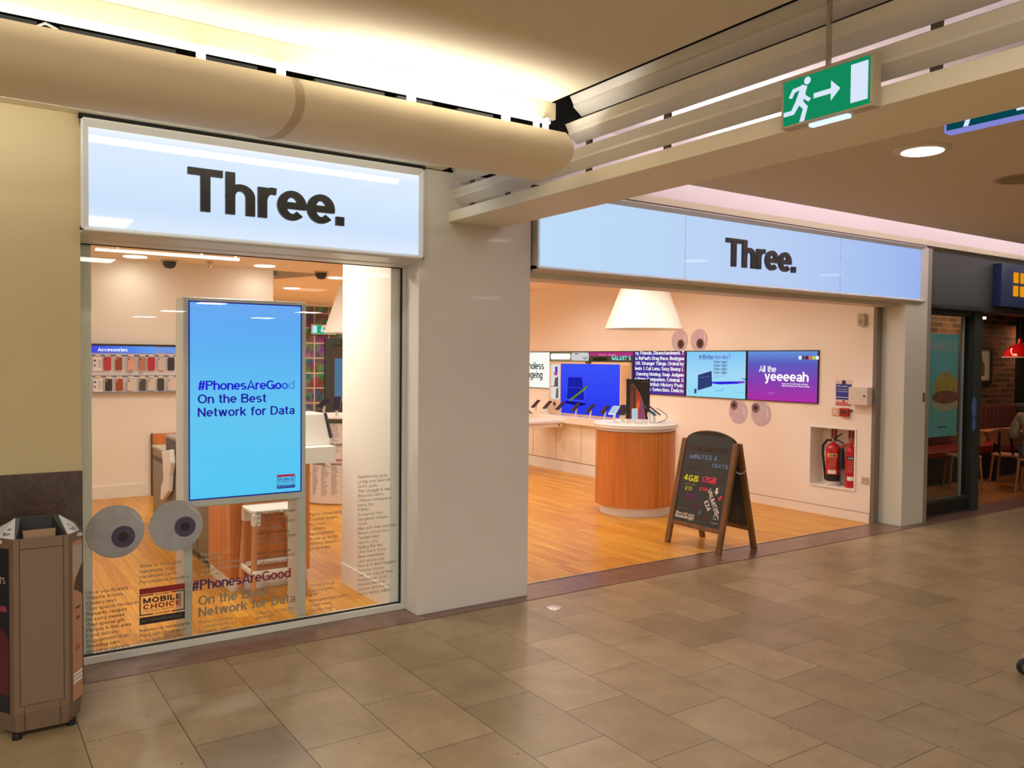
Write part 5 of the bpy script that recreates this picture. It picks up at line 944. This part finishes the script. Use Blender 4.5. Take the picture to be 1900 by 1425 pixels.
# fire extinguishers in the niche
def extinguisher(x, y, z, r, h, label, big):
    t = thing('fire_extinguisher', (x, y, z), label, 'fire extinguisher', 'fire extinguishers'); RED = pb('ext_red', (188, 30, 36), .25); BKK = pb('ext_black', (30, 28, 28), .45)
    b0 = z + (.05 if big else .06); MB().lathe((x, y, 0), [(r * 1.08, z), (r * 1.08, z + .02), (r, z + .025), (r, b0)], 32).build('base_ring', pb('ext_ring', (206, 196, 188), .4) if big else RED, t, smooth=True)
    bd = MB().lathe((x, y, 0), [(r, b0), (r, z + h * .78), (r * .93, z + h * .84), (r * .6, z + h * .895), (r * .26, z + h * .92), (r * .26, z + h * .95)], 32).build('cylinder', RED, t, smooth=True)
    if big: MB().lathe((x, y, 0), [(r * 1.012, b0), (r * 1.012, z + .125)], 32).build('boot', BKK, t, smooth=True)
    d = Vector((-x, -y, 0)).normalized(); s_ = Vector((-d.y, d.x, 0)); a0 = math.atan2(d.y, d.x) - .15
    def band(z0, z1, m, half=.75): return MB().lathe((x, y, 0), [(r * 1.008, z0), (r * 1.008, z1)], 20, m, ang=(a0 - half, a0 + half)).build('label', None, bd)
    band(z + h * .62, z + h * .70, pb('ext_cream', (232, 186, 110), .5) if big else BKK); band(z + h * (.26 if big else .16), z + h * (.34 if big else .25), WHITE, .6)
    Ft = Fr(Vector((x, y, 0)) + d * (r * 1.012), s_, (0, 0, 1)); PK = pb('ext_print', (232, 170, 160), .5)
    mb = MB(); mb.text(Ft, 'FOAM' if big else 'CO2', -r * .55, z + h * .635, h * .05, .16, r * .9, .001, m=BKK if big else WHITE, n=3)
    for i in range(6): mb.text(Ft, random.choice(['INSTRUCTIONS', 'pull pin', 'squeeze', 'aim at base']), -r * .6, z + h * (.58 - .045 * i), h * .022, .12, r * (1.1 - .05 * i), .001, m=PK, n=2)
    mb.build('print', None, bd)
    top = Vector((x, y, z + h * .95)); hd = MB().cyl(top - Vector((0, 0, .01)), top + Vector((0, 0, .035)), .018, n=12).build('valve', STEEL if big else RED, t, smooth=True)
    mb = MB(); hc = BKK if big else RED; u = Vector((0, -1, 0))
    mb.tube([top + Vector((0, 0, .03)), top + u * .05 + Vector((0, 0, .06)), top + u * .11 + Vector((0, 0, .10))], [.012, .009, .007], 8, hc); mb.tube([top + Vector((0, 0, .02)), top + u * .07 + Vector((0, 0, .018)), top + u * .13 - Vector((0, 0, .015))], [.012, .009, .007], 8, hc); mb.build('handle', None, t, smooth=True)
    mb = MB()
    if big: mb.tube([top + Vector((0, .01, .015)), top + Vector((0, .08, .012)), top + Vector((-.01, .125, -.05)), top + Vector((-.01, .13, -.14)), top + Vector((-.01, .11, -.27)), top + Vector((-.01, .095, -.38)), top + Vector((-.01, .09, -.44))], .013, 10, BKK)
    else:
        mb.tube([top + Vector((0, .0, .01)), top + Vector((0, .05, .0)), top + Vector((-.01, .10, -.03)), top + Vector((-.01, .115, -.06))], .012, 10, RED); mb.tube([top + Vector((-.01, .115, -.05)), top + Vector((-.01, .115, -.09)), top + Vector((-.01, .115, -.28))], [.018, .028, .034], 12, BKK)
    mb.build('hose', None, t, smooth=True); return t
extinguisher(8.262, 5.735, .335, .078, .52, 'larger red fire extinguisher with black hose, left in the wall niche', True)
extinguisher(8.275, 5.515, .335, .058, .50, 'slimmer red fire extinguisher with black horn, right in the wall niche', False)
FN = FX(8.37)
for y, nm in ((5.80, 'left'), (5.58, 'right')):
    o = MB().plate(FN, -y - .04, -y + .04, .83, .975, 0, .003, pb('id_cream', (214, 176, 158), .5)); o.plate(FN, -y - .035, -y - .008, .87, .97, .003, .004, pb('id_red', (150, 40, 40), .5)); o.plate(FN, -y + .004, -y + .035, .87, .97, .003, .004, 'id_red'); o.text(FN, 'FOAM' if nm == 'left' else 'CO2', -y - .03, .842, .018, .13, .06, .004, m=BLACK, n=3); o = o.build('extinguisher_sign'); tag(o, 'small red instruction sign above the %s fire extinguisher' % ('larger' if nm == 'left' else 'slimmer'), 'notice', 'extinguisher signs')

# ------------------------------------------------------------------ concourse ceiling fittings, floor lights
t = thing('downlight', (4.625, 2.67, 2.95), 'bright round ceiling light in the lower concourse ceiling, right of the exit sign', 'ceiling light', 'concourse downlights')
MB().lathe((4.625, 2.67, 0), [(.115, 2.938), (.15, 2.944), (.155, 2.95)], 40).build('rim', pb('rim_cream', (216, 204, 180), .5), t, smooth=True); MB().lathe((4.625, 2.67, 0), [(0, 2.936), (.112, 2.936)], 40).build('diffuser', 'lamp_white', t)
t = thing('ceiling_speaker', (5.86, 2.69, 2.95), 'unlit round grey fitting in the lower concourse ceiling at the right edge', 'speaker'); MB().lathe((5.86, 2.69, 0), [(.14, 2.940), (.165, 2.944), (.17, 2.95)], 40).build('rim', pb('rim_beige', (170, 152, 120), .6), t); MB().lathe((5.86, 2.69, 0), [(0, 2.938), (.14, 2.938)], 40).build('grille', pb('grille_olive', (150, 134, 104), .8), t)
for i, (x, y) in enumerate(MALL_DL[1:]):
    t = thing('downlight', (x, y, 2.95), 'round ceiling light in the lower concourse ceiling outside the view', 'ceiling light', 'concourse downlights outside the view')
    MB().lathe((x, y, 0), [(.16, 2.942), (.17, 2.95)], 32).build('rim', 'rim_cream', t); MB().lathe((x, y, 0), [(0, 2.938), (.15, 2.938)], 32).build('diffuser', 'lamp_white', t)
em('panel_white', (255, 246, 226), 3.5)
for i, (x, y) in enumerate(MALL_PANELS + FAR_PANELS):
    zc = 2.95 if x > 3 else 3.10; t = thing('ceiling_panel_light', (x, y, zc), 'square white ceiling panel light in the concourse behind the photographer', 'ceiling light', 'concourse panel lights')
    mb = MB(); mb.frame(Fr((x, y, zc), (1, 0, 0), (0, -1, 0)), -.31, .31, -.31, .31, .02, 0, .014); mb.build('frame', 'rim_cream', t); MB().box(x - .29, x + .29, y - .29, y + .29, zc - .01, zc).build('diffuser', 'panel_white', t)
for i, (x, y) in enumerate(((3.44, 4.56), (6.59, 4.53))):
    t = thing('floor_light', (x, y, 0), ['small round steel floor light in front of the grey pillar', 'small round steel floor light in front of the chalkboard sign'][i], 'floor light', 'floor lights'); MB().lathe((x, y, 0), [(.055, 0), (.053, .004), (.036, .005)], 28).build('ring', STEEL, t, smooth=True); MB().lathe((x, y, 0), [(0, .003), (.036, .003)], 28).build('lens', pb('lens_lilac', (150, 140, 160), .15), t)
t = thing('ceiling_hook', (1.35, 2.72, 3.10), 'small metal hook left in the plain concourse ceiling', 'hook'); mb = MB(); mb.tube([(1.35, 2.72, 3.10), (1.35, 2.72, 3.06), (1.355, 2.715, 3.045)], .003, 6); mb.tube([(1.335, 2.72, 3.095), (1.365, 2.72, 3.095)], .003, 6); mb.build('wire', pb('hook_grey', (110, 98, 76), .5), t)

# ------------------------------------------------------------------ litter bin by the left wall
bx, by = .316, 4.47
t = thing('litter_bin', (bx, by, 0), 'grey-brown litter bin with printed side panels standing beside the display window', 'bin')
BB = pb('bin_bronze', (118, 94, 76), .42, noise=.05, nscale=20); BE = pb('bin_edge', (104, 86, 68), .45)
def octo(k, z, hx=.109, hy=.225): return [(bx + x * k, by + y * k, z) for x, y in ((-hx, -hy), (hx, -hy), (hx + .063, -hy + .10), (hx + .063, hy - .10), (hx, hy), (-hx, hy), (-hx - .063, hy - .10), (-hx - .063, -hy + .10))]
def shell(levels, cap0=True, cap1=True):
    mb = MB(); vs = []
    for k, z in levels: vs += octo(k, z)
    fs = [(j * 8 + i, j * 8 + (i + 1) % 8, (j + 1) * 8 + (i + 1) % 8, (j + 1) * 8 + i) for j in range(len(levels) - 1) for i in range(8)]
    if cap0: fs.append(list(range(8))[::-1])
    if cap1: fs.append(list(range((len(levels) - 1) * 8, len(levels) * 8)))
    return mb.add(vs, fs)
shell([(.93, .03), (.99, .11), (1, .12), (1, .905)], True, False).build('body', BB, t, bevel=.003)
shell([(.97, .84), (.97, .845)], True, True).build('inner_floor', pb('bin_inside', (36, 34, 32), .7), t)
FBn = FY(by - .2252); mb = MB()
dr = MB().plate(FBn, bx - .085, bx + .085, .155, .855, -.004, .0025).build('door', pb('bin_door', (122, 96, 80), .4), t)
mb.frame(FBn, bx - .088, bx + .088, .152, .858, .003, 0, .0005); mb.plate(FBn, bx - .088, bx + .088, .855, .8575, 0, .0006); mb.plate(FBn, bx - .088, bx - .085, .855, .90, 0, .0006); mb.plate(FBn, bx + .085, bx + .088, .855, .90, 0, .0006); mb.plate(FBn, bx - .072, bx - .07, .035, .15, -.004, .0006); mb.plate(FBn, bx + .07, bx + .072, .035, .15, -.004, .0006); mb.build('door_gap', pb('gap_dark', (44, 34, 28), .6), t)
# posters on the curved side panels
PD = pb('poster_dark', (40, 38, 44), .3); PS = pb('poster_skin', (190, 138, 104), .35); PGR = pb('poster_grey', (176, 166, 152), .35); PH = pb('poster_hair', (66, 52, 42), .4)
for sx in (1, -1):
    hx, hy = .109, .225; a = Vector((bx + sx * hx, by - hy, 0)); b = Vector((bx + sx * (hx + .063), by - hy + .10, 0)); c = Vector((bx + sx * (hx + .063), by + hy - .10, 0))
    for (p, q, nm) in ((a, b, 'near'), (b, c, 'side')):
        if sx > 0: Fq = Fr(p, q - p, (0, 0, 1))
        else: Fq = Fr(q, p - q, (0, 0, 1))
        L_ = (q - p).length; m_ = MB()
        if sx > 0:
            m_.plate(Fq, .03 if nm == 'near' else 0, L_ - .004, .12, .86, 0, .0015, PS); m_.plate(Fq, .03 if nm == 'near' else 0, L_ - .004, .70, .84, .0015, .002, PGR)
            hp = [(L_ * .3, .64), (L_ * .5, .69), (L_ * .99, .75), (L_ * .99, .60), (L_ * .6, .63)] if nm == 'near' else [(0, .75), (L_ * .6, .76), (L_ * .99, .6), (L_ * .99, .2), (L_ * .55, .4), (L_ * .3, .6), (0, .60)]
            m_.poly(Fq, hp, .002, .0026, PH)
            if nm == 'near': m_.plate(Fq, L_ * .45, L_ * .8, .545, .553, .002, .0026, PH); m_.ell(Fq, L_ * .62, .50, .018, .007, .002, .0026, pb('poster_eye', (110, 74, 58), .4)); m_.ell(Fq, L_ * .6, .36, .022, .012, .002, .0026, pb('poster_lip', (170, 86, 84), .4)); [m_.plate(Fq, .03, L_ - .004, .20 + i * .018, .212 + i * .018, .0026, .003, WHITE) for i in range(3)]
        else:
            m_.plate(Fq, 0, L_ - (.03 if nm == 'near' else 0), .12, .86, 0, .0015, PD); m_.poly(Fq, [(0, .2), (L_ * .7, .2), (L_ * .7, .45), (L_ * .3, .5), (0, .42)], .0015, .002, pb('poster_wine', (92, 40, 48), .4)); m_.plate(Fq, L_ * .05, L_ * .6, .575, .60, .0015, .002, pb('poster_rose', (150, 60, 80), .4)); m_.text(Fq, 'LTS', L_ * .05, .70, .03, .14, L_ * .5, .002, m=PGR, n=3)
        m_.build('poster', None, t)
for sx in (1, -1):   # sloping white hood wings
    hx, hy = .109, .225; P3 = lambda x, y, z: (bx + sx * x, by + y, z)
    top = [P3(hx - .004, -hy + .002, .907), P3(hx - .02, .0, .962), P3(hx - .004, hy - .005, .907), P3(hx + .066, hy - .10, .888), P3(hx + .066, -hy + .10, .888)]
    lo = [(x, y, z - .014) for x, y, z in top]; fs = [(0, 1, 4), (1, 3, 4), (1, 2, 3), (9, 6, 5), (9, 8, 6), (8, 7, 6)] + [(i, (i + 1) % 5, 5 + (i + 1) % 5, 5 + i) for i in range(5)]
    mb = MB(); mb.add(top + lo, fs); wg = mb.build('hood_wing', pb('wing_white', (204, 202, 202), .45), t)
    e1 = (Vector(top[4]) - Vector(top[0])).normalized(); e2 = (Vector(top[1]) - Vector(top[0])); e2 = (e2 - e1 * e2.dot(e1)).normalized(); Fw = Fr(Vector(top[0]) + (e1.cross(e2) if e1.cross(e2).z > 0 else e2.cross(e1)) * .0012, e1 if e1.cross(e2).z > 0 else e2, e2 if e1.cross(e2).z > 0 else e1)
    mb = MB(); ink = pb('wing_ink', (92, 90, 94), .5)
    for wa_, wb_, we_ in ((.42, .24, .34), (.26, .22, .52), (.24, .46, .30), (.16, .30, .54)):
        q = Vector(top[0]) * wa_ + Vector(top[1]) * wb_ + Vector(top[4]) * we_ - Fw.o; qa, qb = q.dot(Fw.u), q.dot(Fw.v)
        mb.ell(Fw, qa, qb, .006, .008, 0, .0006, ink, 12); mb.plate(Fw, qa - .005, qa + .005, qb - .013, qb - .0105, 0, .0006, ink)
    mb.build('pictogram', None, wg)
MB().poly(Fr((bx, by - .04, .0), (1, 0, 0), (0, 0, 1)), [(-.062, .85), (.062, .85), (.066, .918), (-.066, .918)], .06, .07, pb('bin_flap', (176, 140, 104), .45)).build('inner_flap', None, t)
mb = MB(); mb.hexa([(bx - .10, by - .21, .85), (bx - .065, by + .05, .85), (bx - .065, by + .05, .95), (bx - .10, by - .21, .90), (bx - .104, by - .21, .85), (bx - .085, by + .05, .85), (bx - .085, by + .05, .955), (bx - .104, by - .21, .902)]); mb.hexa([(bx + .10, by - .21, .85), (bx + .065, by + .05, .85), (bx + .065, by + .05, .95), (bx + .10, by - .21, .90), (bx + .104, by - .21, .85), (bx + .085, by + .05, .85), (bx + .085, by + .05, .955), (bx + .104, by - .21, .902)]); mb.build('hood_lining', pb('bin_lining', (56, 54, 52), .6), t)
MB().box(bx - .10, bx + .10, by + .05, by + .06, .85, .955).build('hood_back', pb('bin_lining', (56, 54, 52), .6), t)
for x, y in ((-.1, -.2), (.12, -.16), (-.1, .2), (.12, .2)): MB().cyl((bx + x, by + y, 0), (bx + x, by + y, .03), .02, .016, 12).build('foot', BLACK, t)

# ------------------------------------------------------------------ restaurant next door
t = thing('restaurant_fascia', (8.73, 4.95, 2.38), 'dark charcoal fascia over the restaurant beside the shop', 'fascia')
MB().box(8.73, 16, 4.95, 5.1, 2.38, 2.95).build('board', pb('fascia_dark', (60, 66, 64), .55, noise=.05), t); MB().box(8.73, 16, 4.93, 5.15, 2.33, 2.38).build('lower_rail', pb('rail_dark', (44, 46, 46), .4), t)
t = thing('restaurant_sign', (10.1, 4.87, 2.38), 'dark blue box sign with orange window squares at the right edge', 'sign')
MB().box(10.12, 12.2, 4.85, 4.948, 2.40, 2.90).build('box', pb('sign_navy', (30, 48, 84), .4), t, bevel=.004)
for i in range(2):
    for j in range(2): MB().rpoly(FY(4.85), 10.40 + .165 * i, 10.515 + .165 * i, 2.53 + .158 * j, 2.655 + .158 * j, .012, 0, .006).build('orange_square', em('sq_orange', (240, 160, 20), .85), t)
d = MB(); DF = pb('door_frame_dark', (46, 54, 50), .4); d.box(8.73, 9.06, 5.02, 5.12, .004, 2.33, DF) if False else None
d.box(8.75, 8.83, 5.02, 5.12, .004, 2.33, DF); d.box(9.84, 10.02, 5.0, 5.14, .004, 2.33, DF); d.box(8.83, 9.84, 5.03, 5.11, .004, .19, DF); d.box(8.83, 9.84, 5.03, 5.11, 2.27, 2.33, DF)
dr = struct(d.build('door_1', DF)); MB().box(8.83, 9.84, 5.066, 5.074, .19, 2.27).build('pane', glass('door_pane', (.80, .86, .84), 1.0), dr)
MB().box(9.70, 9.725, 5.055, 5.085, .19, 2.27).build('door_stile', pb('stile_light', (150, 154, 148), .3), dr)
MB().box(8.85, 9.82, 5.025, 5.03, .03, .16).build('kick_plate', BLACK, dr)
t = thing('window_poster', (9.4, 5.12, .88), 'teal poster reading GRAB LIFE with a large burger, behind the restaurant glass', 'poster')
FP_ = FY(5.10); pp = MB().plate(FP_, 8.90, 9.69, .89, 2.06, -.004, 0).build('sheet', pb('poster_teal', (136, 216, 222), .5), t)
mb = MB(); mb.text(FP_, 'GRAB LIFE', 9.10, 1.87, .11, .15, .54, .001, m=pb('poster_blush', (232, 210, 204), .5), n=4); mb.text(FP_, 'BY THE', 9.2, 1.75, .07, .1, .34, .001, m=pb('poster_mint', (170, 230, 232), .5), n=3); mb.text(FP_, 'BUNS', 9.22, 1.63, .07, .1, .3, .001, m='poster_mint', n=3); mb.text(FP_, 'DINE IN NOW', 9.24, 1.065, .03, .14, .33, .001, m=pb('poster_cream', (206, 190, 150), .5), n=3); mb.plate(FP_, 9.27, 9.45, .99, 1.005, .001, .002, pb('poster_navy', (40, 70, 100), .5)); mb.build('lettering', None, pp)
mb = MB(); mb.ell(FP_, 9.43, 1.262, .27, .085, .001, .0014, pb('bun_low', (226, 206, 160), .5)); mb.ell(FP_, 9.43, 1.44, .25, .19, .0012, .0016, pb('bun_top', (226, 186, 96), .5, noise=.2, nscale=9)); mb.ell(FP_, 9.43, 1.34, .29, .075, .0016, .002, pb('burger_red', (170, 92, 80), .5, noise=.4, nscale=25)); mb.build('burger_print', None, pp)
for (x, z, rx_, rz_, col, lab) in ((9.87, 1.22, .055, .12, (70, 110, 170), 'pale blue oval sticker on the dark restaurant door post'), (9.87, 1.02, .04, .075, (80, 120, 176), 'small blue oval sticker below the larger one on the door post')):
    o = MB().ell(FY(4.999), x, z, rx_, rz_, 0, .002, pb('stick_%d' % int(z * 100), col, .4), 28).build('door_sticker'); tag(o, lab, 'sticker', 'door post stickers')
# furniture inside
t = thing('banquette', (14, 6.7, 0), 'dark red banquette with fluted back along the brick wall', 'banquette'); BR_ = pb('bench_red', (150, 34, 38), .4)
MB().box(10.5, 15.0, 6.35, 6.98, .0, .38).build('base', pb('bench_base', (34, 28, 26), .7), t); MB().box(10.5, 15.0, 6.33, 6.9, .38, .47).build('seat', BR_, t, bevel=.02)
mb = MB()
for i in range(34): x = 10.5 + i * .132; mb.cyl((x + .066, 6.93, .47), (x + .066, 6.93, 1.03), .064, n=10)
mb.build('back', pb('bench_maroon', (104, 44, 40), .5), t, smooth=True)
t = thing('green_banquette', (16, 6.9, 0), 'dark green padded seat back right of the brick wall', 'banquette'); MB().box(15.1, 17.5, 6.7, 7.0, 0, 1.0).build('back', pb('green_pad', (58, 66, 54), .5), t, bevel=.03); MB().box(15.1, 17.5, 6.68, 7.02, 1.0, 1.05).build('rail', pb('rail_grey', (110, 108, 98), .4), t)
t = thing('dining_table', (13.4, 6.15, 0), 'pale wooden restaurant table in front of the red banquette', 'table')
MB().rpoly(Fr((0, 0, .70), (1, 0, 0), (0, 1, 0)), 12.6, 14.6, 5.95, 6.45, .03, 0, .03).build('tabletop', 'chair_wood', t)
for x in (12.9, 14.2): MB().cyl((x, 6.2, 0), (x, 6.2, .70), .035, n=14).build('pedestal', BLACK, t); 
def chair(x, y, yaw, label):
    t = thing('dining_chair', (x, y, 0), label, 'chair', 'restaurant chairs'); d = Vector((math.cos(yaw), math.sin(yaw), 0)); s_ = Vector((-d.y, d.x, 0)); o = Vector((x, y, 0))
    Fs = Fr(o + Vector((0, 0, .435)), d, s_); MB().rpoly(Fs, -.20, .21, -.21, .21, .09, 0, .03).build('seat', 'chair_wood', t, bevel=.008)
    up = Vector((0, 0, 1)) - d * .16; Fb = Fr(o - d * .19 + Vector((0, 0, .45)), -s_, up)
    MB().ell(Fb, 0, .27, .225, .125, 0, .018, 'chair_wood', 36).build('backrest', None, t)
    for q in (-.07, .07): MB().tube([o - d * .10 + s_ * q + Vector((0, 0, .42)), o - d * .225 + s_ * q * 1.2 + Vector((0, 0, .50)), o - d * .262 + s_ * q * 1.05 + Vector((0, 0, .66)), o - d * .288 + s_ * q * .9 + Vector((0, 0, .80))], .014, 8).build('strut', BLACK, t)
    for a, b in ((.17, .17), (.17, -.17), (-.16, .17), (-.16, -.17)): MB().cyl(o + d * a * 1.25 + s_ * b * 1.2, o + d * a + s_ * b + Vector((0, 0, .437)), .013, .02, 10).build('leg', 'chair_wood', t, smooth=True)
    return t
chair(12.30, 5.72, math.radians(12), 'wooden chair with oval back and dark struts, at the restaurant table')
chair(11.62, 6.02, math.radians(40), 'wooden chair seen dimly behind the poster on the restaurant glass')
chair(12.05, 5.27, math.radians(195), 'wooden chair under the person in khaki at the right edge')
t = thing('wall_picture', (13.95, 7.0, 1.46), 'small framed picture with dark frame on the brick wall', 'picture')
mb = MB(); mb.frame(FY(7.0), 13.50, 14.32, 1.40, 2.02, .055, 0, .03); mb.build('frame', pb('pic_black', (30, 26, 24), .4), t); im = MB().plate(FY(7.0), 13.555, 14.265, 1.455, 1.965, 0, .012).build('mount', pb('pic_paper', (196, 190, 182), .6), t); MB().poly(FY(6.987), [(13.7, 1.53), (14.1, 1.53), (14.1, 1.72), (14.04, 1.76), (14.0, 1.87), (13.95, 1.77), (13.88, 1.83), (13.8, 1.72), (13.7, 1.68)], 0, .001, pb('pic_green', (84, 88, 66), .7)).build('print', None, im)
t = thing('pendant_lamp', (13.55, 6.2, 1.84), 'glossy red dome lamp hanging over the restaurant table', 'lamp'); x, y = 13.55, 6.2
MB().lathe((x, y, 0), [(.232, 1.835), (.228, 1.86), (.19, 1.94), (.12, 2.0), (.045, 2.035), (.035, 2.05), (.03, 2.09), (.022, 2.12), (0, 2.125)], 48, pb('lamp_red', (190, 16, 28), .12, coat=.5)).build('shade', None, t, smooth=True); MB().lathe((x, y, 0), [(.236, 1.828), (.236, 1.838), (.22, 1.838), (.22, 1.828)], 48).build('rim', WHITE, t); MB().cyl((x, y, 2.12), (x, y, 2.62), .005, n=8).build('cord', BLACK, t); MB().lathe((x, y, 1.86), [(0, 0), (.04, .02), (.04, .06), (0, .09)], 16).build('bulb', em('bulb_amber', (255, 200, 130), 3), t, smooth=True)
t = thing('spotlight', (12.5, 6.3, 2.62), 'small bright spot lamp hung just inside the restaurant doorway', 'ceiling light'); MB().box(12.48, 12.52, 6.28, 6.32, 2.42, 2.62).build('body', BLACK, t); MB().box(12.42, 12.60, 6.24, 6.36, 2.385, 2.42).build('lens', em('spot_lens', (255, 240, 210), 3), t)
# person seated at the edge of the view
def skin(name, J, E_, mat, parent=None):
    me = bpy.data.meshes.new(name); off = Vector(parent['_o']) if parent is not None else Vector((0, 0, 0)); me.from_pydata([tuple(Vector(p) - off) for p, r in J], E_, []); me.materials.append(mat); o = bpy.data.objects.new(name, me); C.objects.link(o)
    sk = o.modifiers.new('skin', 'SKIN'); sk.use_smooth_shade = True; sb = o.modifiers.new('sub', 'SUBSURF'); sb.levels = 2; sb.render_levels = 2
    for i, (p, r) in enumerate(J): v = me.skin_vertices[0].data[i]; v.radius = (r, r); v.use_root = i == 0
    if parent is not None: o.parent = parent
    return o
px_, py_ = 12.05, 5.27
sd = Vector((.966, .26, 0)); sr = Vector((.26, -.966, 0)); o0 = Vector((px_, py_, 0)); Q = lambda f_, s_, z: o0 + sd * f_ + sr * s_ + Vector((0, 0, z))
J = [(Q(0, 0, .53), .13), (Q(.0, 0, .72), .13), (Q(.02, 0, .95), .15), (Q(.03, 0, 1.06), .07), (Q(.05, 0, 1.17), .06), (Q(.07, 0, 1.27), .095), (Q(.06, 0, 1.36), .085),
     (Q(.03, -.19, 1.0), .065), (Q(-.02, -.26, .76), .052), (Q(.2, -.2, .72), .042), (Q(.30, -.14, .74), .034), (Q(.03, .19, 1.0), .065), (Q(-.02, .26, .76), .052), (Q(.2, .2, .72), .042), (Q(.30, .14, .74), .034),
     (Q(.05, -.1, .50), .09), (Q(.42, -.12, .50), .07), (Q(.42, -.12, .08), .045), (Q(.54, -.13, .04), .035), (Q(.05, .1, .50), .09), (Q(.42, .12, .50), .07), (Q(.42, .12, .08), .045), (Q(.54, .13, .04), .035)]
E_ = [(0, 1), (1, 2), (2, 3), (3, 4), (4, 5), (5, 6), (2, 7), (7, 8), (8, 9), (9, 10), (2, 11), (11, 12), (12, 13), (13, 14), (0, 15), (15, 16), (16, 17), (17, 18), (0, 19), (19, 20), (20, 21), (21, 22)]
ps = skin('person', J, E_, pb('skin_tone', (196, 150, 120), .5)); ps['_o'] = [0, 0, 0]; tag(ps, 'person in a khaki jacket seated on a wooden chair, cut off by the right edge', 'person')
KH = pb('khaki', (150, 136, 104), .8, noise=.15, nscale=14)
skin('jacket', [(Q(-.01, 0, .50), .17), (Q(0, 0, .72), .165), (Q(.02, 0, .95), .18), (Q(.03, 0, 1.07), .085), (Q(.03, -.20, 1.0), .085), (Q(-.03, -.28, .76), .072), (Q(.19, -.21, .71), .06), (Q(.03, .20, 1.0), .085), (Q(-.03, .28, .76), .072), (Q(.19, .21, .71), .06), (Q(-.06, -.16, .44), .09), (Q(-.06, .12, .44), .09)], [(0, 1), (1, 2), (2, 3), (2, 4), (4, 5), (5, 6), (2, 7), (7, 8), (8, 9), (0, 10), (0, 11)], KH, ps)
skin('trousers', [(Q(.02, 0, .52), .15), (Q(.06, -.1, .50), .10), (Q(.42, -.12, .50), .08), (Q(.42, -.12, .1), .055), (Q(.06, .1, .50), .10), (Q(.42, .12, .50), .08), (Q(.42, .12, .1), .055)], [(0, 1), (1, 2), (2, 3), (0, 4), (4, 5), (5, 6)], pb('denim', (50, 56, 72), .8), ps)
skin('hair', [(Q(.04, 0, 1.30), .105), (Q(.03, 0, 1.38), .10), (Q(-.02, 0, 1.28), .09)], [(0, 1), (0, 2)], pb('hair_brown', (58, 44, 34), .7), ps)
# wheel at the right edge of the floor
t = thing('caster_wheel', (4.98, 2.14, 0), 'small black wheel on the tiled floor, cut off by the right edge', 'wheel')
wc_ = Vector((4.915, 2.178, .045)); wa = Vector((.5, .86, 0)).normalized(); MB().lathe(wc_, [(.03, -.014), (.042, -.012), (.045, 0), (.042, .012), (.03, .014)], 28, ax=wa).build('tyre', BLACK, t, smooth=True); MB().lathe(wc_, [(.028, -.016), (.028, .016)], 20, ax=wa).build('hub', pb('hub_grey', (90, 90, 90), .4), t); MB().tube([wc_ + wa * .02, wc_ + wa * .02 + Vector((.01, 0, .06)), wc_ + Vector((.03, -.01, .085))], .006, 8).build('fork', STEEL, t)
